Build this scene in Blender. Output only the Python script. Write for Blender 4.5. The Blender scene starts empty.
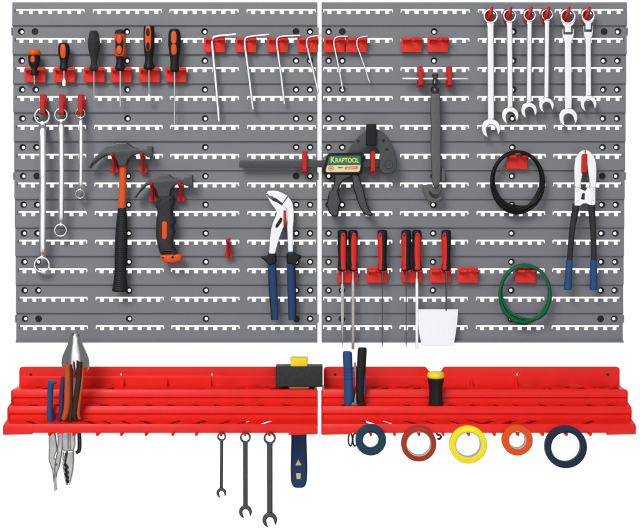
import bpy, bmesh, math, random
from mathutils import Vector, Matrix
random.seed(7)
R = math.radians
SC = bpy.context.scene
COL = SC.collection

# ------------------------------------------------------------------ camera
U = 0.002                      # one photo pixel on the board is 2 mm
DIST = 2.5
TH = R(3.14)
cam = bpy.data.cameras.new('camera')
cam.sensor_width = 36.0
cam.lens = 36.0 * DIST / (640 * U)
cam.clip_start = 0.05
cam.clip_end = 100
co = bpy.data.objects.new('camera', cam)
COL.objects.link(co)
CP = Vector((0, -DIST * math.cos(TH), DIST * math.sin(TH)))
co.location = CP
co.rotation_euler = (math.pi / 2 - TH, 0, 0)
SC.camera = co

# ------------------------------------------------------------------ white studio surround
w = bpy.data.worlds.new('World')
SC.world = w
w.use_nodes = True
nt = w.node_tree
bg = nt.nodes['Background']
tc = nt.nodes.new('ShaderNodeTexCoord')
sep = nt.nodes.new('ShaderNodeSeparateXYZ')
nt.links.new(tc.outputs['Generated'], sep.inputs[0])
ry = nt.nodes.new('ShaderNodeValToRGB')            # white sweep behind the boards, dimmer room in front
ry.color_ramp.elements[0].position = 0.40
ry.color_ramp.elements[0].color = (0.96, 0.97, 1.0, 1)
ry.color_ramp.elements[1].position = 0.62
ry.color_ramp.elements[1].color = (1, 1, 1, 1)
mr = nt.nodes.new('ShaderNodeMapRange')
mr.inputs[1].default_value = -1
mr.inputs[2].default_value = 1
nt.links.new(sep.outputs['Y'], mr.inputs[0])
nt.links.new(mr.outputs[0], ry.inputs[0])


def falloff(axis, lo, hi, dim):
    ab = nt.nodes.new('ShaderNodeMath')
    ab.operation = 'ABSOLUTE'
    nt.links.new(sep.outputs[axis], ab.inputs[0])
    r = nt.nodes.new('ShaderNodeValToRGB')
    r.color_ramp.elements[0].position = lo
    r.color_ramp.elements[0].color = (1, 1, 1, 1)
    r.color_ramp.elements[1].position = hi
    r.color_ramp.elements[1].color = (dim, dim, dim, 1)
    nt.links.new(ab.outputs[0], r.inputs[0])
    return r.outputs[0]


def mul(a, b_):
    m = nt.nodes.new('ShaderNodeMix')
    m.data_type = 'RGBA'
    m.blend_type = 'MULTIPLY'
    m.inputs[0].default_value = 1
    nt.links.new(a, m.inputs[6])
    nt.links.new(b_, m.inputs[7])
    return m.outputs[2]


tot = mul(mul(ry.outputs[0], falloff('X', 0.42, 0.74, 0.16)), falloff('Z', 0.42, 0.72, 0.30))
nt.links.new(tot, bg.inputs['Color'])

bg.inputs['Strength'].default_value = 1.06


def area(name, loc, target, size, power, col=(1, 1, 1)):
    l = bpy.data.lights.new(name, 'AREA')
    l.shape = 'RECTANGLE'
    l.size = size[0]
    l.size_y = size[1]
    l.energy = power
    l.color = col
    o = bpy.data.objects.new(name, l)
    COL.objects.link(o)
    o.location = loc
    o.rotation_euler = (Vector(target) - Vector(loc)).to_track_quat('-Z', 'Y').to_euler()
    return o


area('softbox_key', (-1.7, -3.4, 3.0), (0, 0, -.1), (2.0, 2.0), 160)

SC.view_settings.view_transform = 'Standard'
SC.view_settings.look = 'None'
SC.view_settings.exposure = 0
SC.view_settings.gamma = 1

# ------------------------------------------------------------------ materials
def mat(name, col, rough=0.5, metal=0.0, grain=0.0, scale=300, bump=0.0, bscale=400, rvar=0.06, coat=0.0, spec=None):
    m = bpy.data.materials.new(name)
    m.use_nodes = True
    n = m.node_tree
    b = n.nodes['Principled BSDF']
    b.inputs['Base Color'].default_value = (*col, 1)
    b.inputs['Roughness'].default_value = rough
    b.inputs['Metallic'].default_value = metal
    b.inputs['Coat Weight'].default_value = coat
    b.inputs['Coat Roughness'].default_value = 0.15
    b.inputs['Specular IOR Level'].default_value = spec if spec is not None else (0.5 if metal > 0 else 0.16)
    t = n.nodes.new('ShaderNodeTexCoord')
    if grain > 0:
        no = n.nodes.new('ShaderNodeTexNoise')
        no.inputs['Scale'].default_value = scale
        no.inputs['Detail'].default_value = 5
        n.links.new(t.outputs['Object'], no.inputs['Vector'])
        cr = n.nodes.new('ShaderNodeValToRGB')
        cr.color_ramp.elements[0].position = 0.3
        cr.color_ramp.elements[1].position = 0.7
        cr.color_ramp.elements[0].color = (*[c * (1 - grain) for c in col], 1)
        cr.color_ramp.elements[1].color = (*[min(1, c * (1 + grain)) for c in col], 1)
        n.links.new(no.outputs['Fac'], cr.inputs[0])
        n.links.new(cr.outputs[0], b.inputs['Base Color'])
    n2 = n.nodes.new('ShaderNodeTexNoise')
    n2.inputs['Scale'].default_value = 23
    n2.inputs['Detail'].default_value = 7
    n.links.new(t.outputs['Object'], n2.inputs['Vector'])
    m2 = n.nodes.new('ShaderNodeMapRange')
    m2.inputs[1].default_value = 0.3
    m2.inputs[2].default_value = 0.7
    m2.inputs[3].default_value = max(0.02, rough - rvar)
    m2.inputs[4].default_value = rough + rvar
    n.links.new(n2.outputs['Fac'], m2.inputs[0])
    n.links.new(m2.outputs[0], b.inputs['Roughness'])
    if bump > 0:
        n3 = n.nodes.new('ShaderNodeTexNoise')
        n3.inputs['Scale'].default_value = bscale
        n3.inputs['Detail'].default_value = 3
        n.links.new(t.outputs['Object'], n3.inputs['Vector'])
        bu = n.nodes.new('ShaderNodeBump')
        bu.inputs['Strength'].default_value = bump
        bu.inputs['Distance'].default_value = 0.001
        n.links.new(n3.outputs['Fac'], bu.inputs['Height'])
        n.links.new(bu.outputs[0], b.inputs['Normal'])
    return m


GREY = mat('grey_plastic', (0.188, 0.195, 0.211), 0.50, grain=0.05, scale=420, bump=0.2, bscale=500)
GREY_SHADE = mat('recess_shade_grey', (0.042, 0.043, 0.047), 0.5, bump=0.2)  # panel grey darkened to paint the shade inside the countersunk holes
SCREWM = mat('blackened_screw', (0.02, 0.02, 0.022), 0.45)
REDP = mat('red_plastic', (0.80, 0.016, 0.010), 0.35, grain=0.03, scale=60, bump=0.12, bscale=260, spec=0.22)
REDB = mat('red_holder_plastic', (0.72, 0.030, 0.020), 0.45, grain=0.05, scale=160, bump=0.25, bscale=320)
REDD = mat('deep_red_hook_plastic', (0.50, 0.010, 0.008), 0.30, grain=0.05, scale=160, bump=0.2, spec=0.3)
BLACK = mat('black_rubber', (0.014, 0.014, 0.015), 0.5, grain=0.15, scale=200, bump=0.35, bscale=350)
BLACKG = mat('black_gloss_plastic', (0.012, 0.012, 0.013), 0.28, bump=0.1)
CHAR = mat('charcoal_rubber', (0.03, 0.03, 0.032), 0.55, grain=0.15, scale=180, bump=0.4, bscale=300)
ORANGE = mat('orange_plastic', (0.74, 0.085, 0.010), 0.4, grain=0.05, bump=0.15)
ORANGED = mat('burnt_orange_grip', (0.50, 0.085, 0.022), 0.5, grain=0.08, scale=120, bump=0.25)
BROWN = mat('dark_brown_grip', (0.045, 0.022, 0.014), 0.5, grain=0.1, bump=0.25)
REDG = mat('red_grip', (0.72, 0.024, 0.018), 0.4, grain=0.05, bump=0.15)
BLUE = mat('navy_grip', (0.020, 0.052, 0.15), 0.5, grain=0.1, bump=0.3)
BLUEP = mat('blue_grip', (0.022, 0.075, 0.21), 0.45, grain=0.08, bump=0.25)
PURPLE = mat('indigo_grip', (0.05, 0.035, 0.12), 0.5, grain=0.1, bump=0.25)
CHROME = mat('bright_chrome', (0.88, 0.885, 0.89), 0.24, 1.0, bump=0.03, bscale=120, rvar=0.08)
SATIN = mat('satin_chrome', (0.93, 0.93, 0.92), 0.36, 1.0, grain=0.03, scale=90, bump=0.12, bscale=240, rvar=0.1)
MIRROR = mat('polished_steel', (0.90, 0.91, 0.92), 0.13, 1.0, rvar=0.05)
STEEL = mat('ground_steel', (0.50, 0.49, 0.47), 0.30, 1.0, grain=0.22, scale=70, bump=0.3, bscale=300, rvar=0.1)
DSTEEL = mat('dark_steel', (0.16, 0.155, 0.15), 0.4, 1.0, grain=0.1, bump=0.2)
GUN = mat('blackened_steel', (0.066, 0.066, 0.070), 0.34, 0.65, grain=0.08, scale=150, bump=0.1, bscale=260, rvar=0.1)
WRENCHB = mat('black_phosphate_steel', (0.075, 0.077, 0.08), 0.34, 0.7, grain=0.12, scale=150, bump=0.2)
FILEM = mat('file_steel', (0.50, 0.475, 0.44), 0.45, 1.0, grain=0.12, scale=300, bump=0.5, bscale=900)
OLIVE = mat('grey_cast_metal', (0.10, 0.102, 0.098), 0.45, 0.4, grain=0.10, scale=150, bump=0.14, bscale=300)
CLAMPM = mat('clamp_grey_nylon', (0.068, 0.070, 0.073), 0.5, grain=0.08, scale=200, bump=0.15)
WHITEM = mat('white_enamel', (0.88, 0.88, 0.87), 0.35, grain=0.015, scale=40, bump=0.1)
YELLOW = mat('yellow_plastic', (0.90, 0.68, 0.02), 0.4, grain=0.05, bump=0.15)
GREENW = mat('green_cable_sheath', (0.004, 0.13, 0.055), 0.4, grain=0.1, scale=100)
BLACKW = mat('black_cable_sheath', (0.008, 0.008, 0.009), 0.38, grain=0.1, scale=100)
T_BLUE = mat('petrol_blue_tape', (0.010, 0.048, 0.082), 0.4, grain=0.05, scale=80)
T_RED = mat('brick_red_tape', (0.40, 0.034, 0.012), 0.4, grain=0.05, scale=80)
T_YEL = mat('yellow_tape', (0.95, 0.80, 0.014), 0.4, grain=0.04, scale=80)
T_ORA = mat('orange_tape', (0.80, 0.085, 0.008), 0.4, grain=0.04, scale=80)
T_NAVY = mat('navy_tape', (0.010, 0.026, 0.058), 0.4, grain=0.05, scale=80)
CORE = mat('tape_core_card', (0.55, 0.53, 0.50), 0.7, grain=0.08, scale=150)
LABELG = mat('green_label_print', (0.02, 0.17, 0.09), 0.4)
LABELY = mat('cream_label_print', (0.80, 0.66, 0.33), 0.4)
LABELT = mat('gold_letter_print', (0.88, 0.72, 0.20), 0.4)
LABELR = mat('red_label_print', (0.65, 0.12, 0.09), 0.4)


def add_wave_bump(m, scale, strength, axis='Z'):
    n = m.node_tree
    b = n.nodes['Principled BSDF']
    t = n.nodes.new('ShaderNodeTexCoord')
    wv = n.nodes.new('ShaderNodeTexWave')
    wv.bands_direction = axis
    wv.inputs['Scale'].default_value = scale
    wv.inputs['Distortion'].default_value = 0.3
    n.links.new(t.outputs['Object'], wv.inputs['Vector'])
    bu = n.nodes.new('ShaderNodeBump')
    bu.inputs['Strength'].default_value = strength
    bu.inputs['Distance'].default_value = 0.002
    n.links.new(wv.outputs['Fac'], bu.inputs['Height'])
    n.links.new(bu.outputs[0], b.inputs['Normal'])


RIBBED = mat('ribbed_black_rubber', (0.016, 0.016, 0.017), 0.5)
add_wave_bump(RIBBED, 75, 0.32)

# ------------------------------------------------------------------ geometry helpers
FW = Vector((0, math.cos(TH), -math.sin(TH)))
UPV = Vector((0, math.sin(TH), math.cos(TH)))


def P(px, py, d=0.0):
    """the place in the scene, d millimetres in front of the board, that photo point (px, py) shows"""
    v = Vector(((px - 320) * U, 0, 0)) + UPV * (-(py - 265) * U) + FW * DIST
    t = (-d / 1000 - CP.y) / v.y
    return CP + v * t


def sc(d):
    return U * (DIST - d / 1000) / DIST


def rnd(pts, r=0.0, n=4):
    """polygon with rounded corners; a point may carry its own radius"""
    out = []
    N = len(pts)
    for i in range(N):
        p = Vector(pts[i][:2])
        rr = pts[i][2] if len(pts[i]) > 2 else r
        a = Vector(pts[i - 1][:2])
        b = Vector(pts[(i + 1) % N][:2])
        if rr <= 0:
            out.append(tuple(p))
            continue
        la = (a - p).length
        lb = (b - p).length
        ra = min(rr, la * 0.48)
        rb = min(rr, lb * 0.48)
        A = p + (a - p).normalized() * ra
        B = p + (b - p).normalized() * rb
        for k in range(n + 1):
            t = k / n
            out.append(tuple(A * (1 - t) ** 2 + p * 2 * t * (1 - t) + B * t * t))
    return out


def circ(cx, cy, r, n=32, ry=None):
    ry = ry or r
    return [(cx + r * math.cos(2 * math.pi * k / n), cy + ry * math.sin(2 * math.pi * k / n)) for k in range(n)]


def curve_bm(loops, th, bev, res=2, inset=0.0):
    cu = bpy.data.curves.new('tmp', 'CURVE')
    cu.dimensions = '2D'
    cu.fill_mode = 'BOTH'
    cu.extrude = max(1e-5, th / 2 - bev)
    cu.bevel_depth = bev
    cu.bevel_resolution = res
    cu.offset = -bev - inset
    for lp in loops:
        s = cu.splines.new('POLY')
        s.points.add(len(lp) - 1)
        for q, c in zip(s.points, lp):
            q.co = (c[0], c[1], 0, 1)
        s.use_cyclic_u = True
    ob = bpy.data.objects.new('tmp', cu)
    COL.objects.link(ob)
    dg = bpy.context.evaluated_depsgraph_get()
    me = bpy.data.meshes.new_from_object(ob.evaluated_get(dg))
    bm = bmesh.new()
    bm.from_mesh(me)
    bmesh.ops.remove_doubles(bm, verts=bm.verts, dist=1e-6)
    bpy.data.objects.remove(ob)
    bpy.data.curves.remove(cu)
    bpy.data.meshes.remove(me)
    return bm


def merge(bm, o, mi=0):
    """append bmesh o to bm"""
    vm = {v: bm.verts.new(v.co) for v in o.verts}
    for f in o.faces:
        try:
            nf = bm.faces.new([vm[v] for v in f.verts])
            nf.material_index = mi
        except ValueError:
            pass
    o.free()


def NB():
    return bmesh.new()


def prism(bm, pts, d, th, bev=0.8, holes=(), mi=0, shear=None, inset=0.0):
    """outline drawn in photo points, standing d..d+th mm in front of the board plane"""
    dm = d + th / 2
    loops = []
    for lp in [pts] + list(holes):
        q = []
        for c in lp:
            w_ = P(c[0], c[1], dm)
            q.append((w_.x, w_.z))
        loops.append(q)
    o = curve_bm(loops, th / 1000, bev / 1000, 2, inset / 1000)
    for v in o.verts:
        x, y, z = v.co
        v.co = (x, -dm / 1000 - z, y)
    if shear:
        for v in o.verts:
            v.co.y += shear(v.co)
    merge(bm, o, mi)


def prism_x(bm, prof, x0, x1, bev=0.5, mi=0):
    """profile [(d mm, z m)] swept along x between world x0 and x1"""
    o = curve_bm([[(a / 1000, b) for a, b in prof]], abs(x1 - x0), bev / 1000)
    xc = (x0 + x1) / 2
    for v in o.verts:
        a, b, c = v.co
        v.co = (xc + c, -a, b)
    bmesh.ops.recalc_face_normals(o, faces=o.faces)
    merge(bm, o, mi)


def prism_z(bm, pts, z0, z1, bev=0.4, holes=(), mi=0):
    """plan outline [(x m, d mm)] between heights z0 and z1"""
    loops = [[(a, b / 1000) for a, b in lp] for lp in [pts] + list(holes)]
    o = curve_bm(loops, abs(z1 - z0), bev / 1000)
    zc = (z0 + z1) / 2
    for v in o.verts:
        a, b, c = v.co
        v.co = (a, -b, zc + c)
    bmesh.ops.recalc_face_normals(o, faces=o.faces)
    merge(bm, o, mi)


def tube(bm, pts, rad, segs=12, closed=False, caps=True, flat=None, mi=0, turn=0.0):
    """pts world Vectors; rad metres, number or list; flat: (axis Vector, factor) squash"""
    n = len(pts)
    rs = rad if isinstance(rad, (list, tuple)) else [rad] * n
    rings = []
    up = None
    for i in range(n):
        a = pts[i - 1] if (i > 0 or closed) else pts[i]
        b = pts[(i + 1) % n] if (i < n - 1 or closed) else pts[i]
        t = (b - a).normalized()
        if up is None:
            up = Vector((0, -1, 0))
            if abs(t.dot(up)) > 0.9:
                up = Vector((0, 0, 1))
        up = (up - t * up.dot(t)).normalized()
        s = t.cross(up)
        ring = []
        for k in range(segs):
            an = 2 * math.pi * k / segs + turn
            off = (up * math.cos(an) + s * math.sin(an)) * rs[i]
            if flat:
                ax, f = flat
                off = off - ax * off.dot(ax) * (1 - f)
            ring.append(bm.verts.new(pts[i] + off))
        rings.append(ring)
    m = n if closed else n - 1
    for i in range(m):
        A = rings[i]
        B = rings[(i + 1) % n]
        for k in range(segs):
            f = bm.faces.new([A[k], A[(k + 1) % segs], B[(k + 1) % segs], B[k]])
            f.material_index = mi
    if caps and not closed:
        f = bm.faces.new(list(reversed(rings[0])))
        f.material_index = mi
        f = bm.faces.new(rings[-1])
        f.material_index = mi


def spline(pts, n=6):
    """Catmull-Rom through points (tuples of any length)"""
    out = []
    N = len(pts)
    for i in range(N - 1):
        p0 = pts[max(0, i - 1)]
        p1 = pts[i]
        p2 = pts[i + 1]
        p3 = pts[min(N - 1, i + 2)]
        for k in range(n):
            t = k / n
            out.append(tuple(0.5 * (2 * b + (c - a) * t + (2 * a - 5 * b + 4 * c - e) * t * t + (3 * b - a - 3 * c + e) * t ** 3)
                             for a, b, c, e in zip(p0, p1, p2, p3)))
    out.append(tuple(pts[-1]))
    return out


def smooth_closed(pts, n=5):
    N = len(pts)
    out = []
    for i in range(N):
        p0, p1, p2, p3 = (pts[(i + k - 1) % N] for k in range(4))
        for k in range(n):
            t = k / n
            out.append(tuple(0.5 * (2 * b + (c - a) * t + (2 * a - 5 * b + 4 * c - e) * t * t + (3 * b - a - 3 * c + e) * t ** 3)
                             for a, b, c, e in zip(p0, p1, p2, p3)))
    return out


def lathe(bm, cx, d, prof, segs=24, sy=1.0, smooth=True, mi=0, lobes=0, lobe=0.0):
    """upright turned body: prof [(py, r px)] about the axis at photo x cx, depth d"""
    pr = spline(prof, 5) if smooth else prof
    s = sc(d)
    rings = []
    for py, r in pr:
        c = P(cx, py, d)
        ring = []
        for k in range(segs):
            a = 2 * math.pi * k / segs
            rr = max(r, 0.02) * s * (1 - lobe * (0.5 + 0.5 * math.cos(lobes * a)) if lobes else 1)
            ring.append(bm.verts.new((c.x + rr * math.cos(a), c.y + rr * sy * math.sin(a), c.z)))
        rings.append(ring)
    for A, B in zip(rings, rings[1:]):
        for k in range(segs):
            f = bm.faces.new([A[k], A[(k + 1) % segs], B[(k + 1) % segs], B[k]])
            f.material_index = mi
    bm.faces.new(rings[0]).material_index = mi
    bm.faces.new(list(reversed(rings[-1]))).material_index = mi


def lathe_y(bm, px, py, prof, segs=24, mi=0):
    """turned about the viewing-depth axis: prof [(d mm, r px)]"""
    c0 = P(px, py, prof[0][0])
    s = sc(prof[0][0])
    rings = []
    for d, r in prof:
        rings.append([bm.verts.new((c0.x + r * s * math.cos(2 * math.pi * k / segs), -d / 1000,
                                    c0.z + r * s * math.sin(2 * math.pi * k / segs))) for k in range(segs)])
    for A, B in zip(rings, rings[1:]):
        for k in range(segs):
            bm.faces.new([A[k], A[(k + 1) % segs], B[(k + 1) % segs], B[k]]).material_index = mi
    return rings


def disc_y(bm, px, py, prof, segs=24, mi=0):
    rings = lathe_y(bm, px, py, prof, segs, mi)
    bm.faces.new(rings[0]).material_index = mi
    bm.faces.new(list(reversed(rings[-1]))).material_index = mi


def prof_at(prof, y):
    pr = spline(prof, 5)
    for (a, ra), (b, rb) in zip(pr, pr[1:]):
        if a <= y <= b:
            return ra + (rb - ra) * (y - a) / max(1e-6, b - a)
    return pr[-1][1]


def patch(bm, cx, d, prof, yc, hh, hw, xo=0.0, sy=1.0, lift=0.35, sq=0.75, mi=0):
    """inlay lying on the front of a turned body, a rounded patch of half height hh and half width hw"""
    s = sc(d)
    N, M = 28, 5
    rows = []

    def pt(a, b, lf):
        y = yc + hh * b
        x = xo + hw * a
        r = prof_at(prof, y)
        x = max(-r * 0.97, min(r * 0.97, x))
        dd = math.sqrt(max(0, r * r - x * x))
        c = P(cx, y, d)
        k = (r + lf) / max(r, 0.01)
        return bm.verts.new((c.x + x * k * s, c.y - dd * k * s * sy, c.z))
    for m in range(1, M + 2):
        rr = min(1.0, m / M)
        lf = lift if m < M + 1 else -0.6
        if m == M:
            lf = lift * 0.8
        row = []
        for k in range(N):
            an = 2 * math.pi * k / N
            c, q = math.cos(an), math.sin(an)
            a = math.copysign(abs(c) ** sq, c) * rr
            b = math.copysign(abs(q) ** sq, q) * rr
            row.append(pt(a, b, lf))
        rows.append(row)
    cen = pt(0, 0, lift)
    for k in range(N):
        bm.faces.new([cen, rows[0][k], rows[0][(k + 1) % N]]).material_index = mi
    for A, B in zip(rows, rows[1:]):
        for k in range(N):
            bm.faces.new([A[k], B[k], B[(k + 1) % N], A[(k + 1) % N]]).material_index = mi


# ------------------------------------------------------------------ things and parts
ORG = {}


def thing(name, label, cat, at, group=None):
    o = bpy.data.objects.new(name, None)
    o.empty_display_size = 0.02
    COL.objects.link(o)
    o.location = at
    o['label'] = label
    o['category'] = cat
    if group:
        o['group'] = group
    ORG[o.name] = Vector(at)
    return o


def mesh_of(name, bm, m, org, sharp=32):
    bmesh.ops.recalc_face_normals(bm, faces=bm.faces)
    for v in bm.verts:
        v.co -= org
    me = bpy.data.meshes.new(name)
    bm.to_mesh(me)
    bm.free()
    for mm in (m if isinstance(m, (list, tuple)) else [m]):
        me.materials.append(mm)
    for p in me.polygons:
        p.use_smooth = True
    me.set_sharp_from_angle(angle=R(sharp))
    return me


def part(parent, name, bm, m, label=None, sharp=32):
    org = ORG[parent.name]
    o = bpy.data.objects.new(name, mesh_of(name, bm, m, org, sharp))
    COL.objects.link(o)
    o.parent = parent
    ORG[o.name] = org
    if label:
        o['label'] = label
    return o


def single(name, bm, m, label, cat, at, group=None, sharp=32):
    org = Vector(at)
    o = bpy.data.objects.new(name, mesh_of(name, bm, m, org, sharp))
    COL.objects.link(o)
    o.location = org
    o['label'] = label
    o['category'] = cat
    if group:
        o['group'] = group
    ORG[o.name] = org
    return o


def dup(o, at, label=None, group=None):
    c = o.copy()
    COL.objects.link(c)
    c.location = at
    if label:
        c['label'] = label
    if group:
        c['group'] = group
    for ch in list(o.children):
        k = ch.copy()
        COL.objects.link(k)
        k.parent = c
        for g in list(ch.children):
            j = g.copy()
            COL.objects.link(j)
            j.parent = k
    return c


# ------------------------------------------------------------------ the two perforated panels
ROWS = 12
zt = P(320, 8.7, 5).z
zb = P(320, 325.3, 5).z
PITCH = (zt - zb) / (ROWS - 1)
LIP = 0.0042                    # each slat leans out this far at its lower edge


def panel(xl, xr, combs, dots, screws, lug_sides, label):
    t = thing('pegboard_panel', label, 'pegboard', (P((xl + xr) / 2, 342, 0).x, 0, P(320, 342.5, 0).z), 'grey perforated wall panels')
    bm = NB()
    X0 = P(xl[0], 2.5, 0).x
    X1 = P(xr[0], 2.5, 0).x

    def strip(z_hi, z_lo, comb_z, dot_z):
        loops = [[(X0, z_hi), (X1, z_hi), (X1, z_lo), (X0, z_lo)]]
        if comb_z is not None:
            for a, b in combs:
                xa, xb = P(a, 170, 5).x, P(b, 170, 5).x
                # the comb positions were measured near the top of the board
                kx = (P(320, 170, 5).y, 1)[1]
                yb, yt = comb_z - 0.0034, comb_z
                tb = comb_z - 0.0100
                eb = comb_z - 0.0072
                q = [(xa, yt - 0.0015), (xa + 0.0016, yt), (xb - 0.0016, yt), (xb, yt - 0.0015), (xb, eb), (xb - 0.0024, eb), (xb - 0.0024, yb)]
                n = 7
                L = xb - xa
                for j in range(n - 1, -1, -1):
                    c = xa + L * (0.094 + j * (0.823 / (n - 1)))
                    q += [(c + 0.0041, yb), (c + 0.0041, tb), (c - 0.0041, tb), (c - 0.0041, yb)]
                q += [(xa + 0.0024, yb), (xa + 0.0024, eb), (xa, eb)]
                loops.append(q)
        if dot_z is not None:
            for x in dots:
                xx = P(x, 170, 5).x
                loops.append([(xx + 0.0068 * math.cos(2 * math.pi * k / 20), dot_z + 0.0068 * math.sin(2 * math.pi * k / 20)) for k in range(20)])
        o = curve_bm(loops, 0.0026, 0.0)
        sl = LIP / (z_hi - z_lo)
        for v in o.verts:
            x, y, z = v.co
            v.co = (x, -z - (z_hi - y) * sl, y)
        merge(bm, o, 0)
        # turned-in lower lip of the slat
        if z_lo > zb - 0.05:
            prism_x(bm, [(LIP * 1000 - 1.2, z_lo - 0.0001), (LIP * 1000 + 1.3, z_lo - 0.0001), (LIP * 1000 + 1.3, z_lo - 0.0022), (-2, z_lo - 0.0022), (-2, z_lo - 0.0001)], X0, X1, 0.0)
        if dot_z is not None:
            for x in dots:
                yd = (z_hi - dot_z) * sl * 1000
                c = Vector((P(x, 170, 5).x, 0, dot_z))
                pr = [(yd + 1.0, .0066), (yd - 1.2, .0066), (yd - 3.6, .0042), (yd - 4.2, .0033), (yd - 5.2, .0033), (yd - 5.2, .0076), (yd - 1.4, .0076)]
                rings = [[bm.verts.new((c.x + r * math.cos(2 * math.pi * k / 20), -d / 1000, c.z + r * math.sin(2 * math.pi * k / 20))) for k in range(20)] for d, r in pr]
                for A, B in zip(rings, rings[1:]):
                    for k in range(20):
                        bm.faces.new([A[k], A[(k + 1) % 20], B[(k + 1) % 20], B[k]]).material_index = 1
    ztop = P(320, 2.5, 0).z
    zbot = P(320, 342.6, 11).z
    dots_z = []
    for k in range(ROWS):
        cz = zt - k * PITCH
        hi = ztop if k == 0 else cz + PITCH * 0.468
        lo = cz - PITCH * 0.532 if k < ROWS - 1 else zbot + 0.003
        dz = None if k == 0 else cz + PITCH * 0.222
        dots_z.append(dz)
        strip(hi, lo, cz, dz)
    # side flanges, top flange and bottom rail
    for xa, xb in ((X0, X0 + 0.003), (X1 - 0.003, X1)):
        prism_x(bm, [(-16, ztop - 0.001), (-1.6, ztop - 0.001), (-1.6, zbot + 0.004), (-16, zbot + 0.004)], xa, xb, 0.3)
    prism_x(bm, [(-16, ztop + 0.0004), (1.2, ztop + 0.0004), (1.2, ztop - 0.002), (-16, ztop - 0.002)], X0 + .0002, X1 - .0002, 0.3)
    part(t, 'perforated_board', bm, [GREY, GREY_SHADE])
    b2 = NB()
    prism_x(b2, [(-16, zbot + 0.0045), (12.5, zbot + 0.0045), (12.5, zbot), (-16, zbot)], X0 + .0001, X1 - .0001, 0.8)
    part(t, 'bottom_rail', b2, GREY)
    for x, k in screws:
        b = NB()
        dz = dots_z[k]
        yd = PITCH * 0.246 / PITCH * LIP * 1000
        cx = P(x, 170, 5).x
        rings = []
        for d, r in ((yd - 5, .003), (yd - 3, .0032), (yd - 0.6, .0058), (yd - 0.2, .0053), (yd - .2, .0022), (yd - 1.4, .0018)):
            rings.append([b.verts.new((cx + r * math.cos(2 * math.pi * i / 20), -d / 1000, dz + r * math.sin(2 * math.pi * i / 20))) for i in range(20)])
        for A, B in zip(rings, rings[1:]):
            for i in range(20):
                b.faces.new([A[i], A[(i + 1) % 20], B[(i + 1) % 20], B[i]])
        b.faces.new(rings[0])
        b.faces.new(rings[-1])
        part(t, 'screw', b, SCREWM)
    for side in lug_sides:
        for k in (1, 6, 11):
            b = NB()
            xe = X0 if side < 0 else X1
            xs = (xe - 0.0024, xe - .0002) if side < 0 else (xe + .0002, xe + 0.0024)
            prism_x(b, [(-12, dots_z[k] + 0.0075), (3.5, dots_z[k] + 0.0075), (3.5, dots_z[k] - 0.0075), (-12, dots_z[k] - 0.0075)], xs[0], xs[1], 0.5)
            part(t, 'edge_lug', b, GREY)
    return t


def sym(x):    # measurements near the top of the board carried to its mid height
    return 320 + (x - 320) * (1 - 0.0149 * 0.47)


CL = [(14.1, 84.5), (92.3, 161.8), (169, 238.5), (246.4, 316.4)]
CR = [(322.8, 393.2), (400.7, 470), (478, 547.5), (555, 624.8)]
CLs = [(sym(a), sym(b)) for a, b in CL]
CRs = [(sym(a), sym(b)) for a, b in CR]


class Edge(float):
    def __getitem__(self, i):
        return float(self)


panel(Edge(12.4), Edge(317.4), CLs, [sym(x) for x in (20.7, 34.4, 126.4, 204.4, 296, 310)],
      [(sym(34.4), 1), (sym(296), 1), (sym(34.4), 6), (sym(296), 6), (sym(34.4), 11), (sym(296), 11)], (-1, 1),
      'left grey perforated panel, the one carrying two hammers and the screwdriver row')
panel(Edge(321.6), Edge(626.8), CRs, [sym(x) for x in (328.7, 342.4, 434.5, 513.8, 604.7, 618.7)],
      [(sym(342.4), 1), (sym(604.7), 1), (sym(342.4), 6), (sym(604.7), 6), (sym(342.4), 11), (sym(604.7), 11)], (1,),
      'right grey perforated panel, the one carrying cable coils and red-handled files')

# ------------------------------------------------------------------ the two red tool trays
D1, D2, D3 = 63, 94, 128


def zat(py, d):
    return P(320, py, d).z


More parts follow.
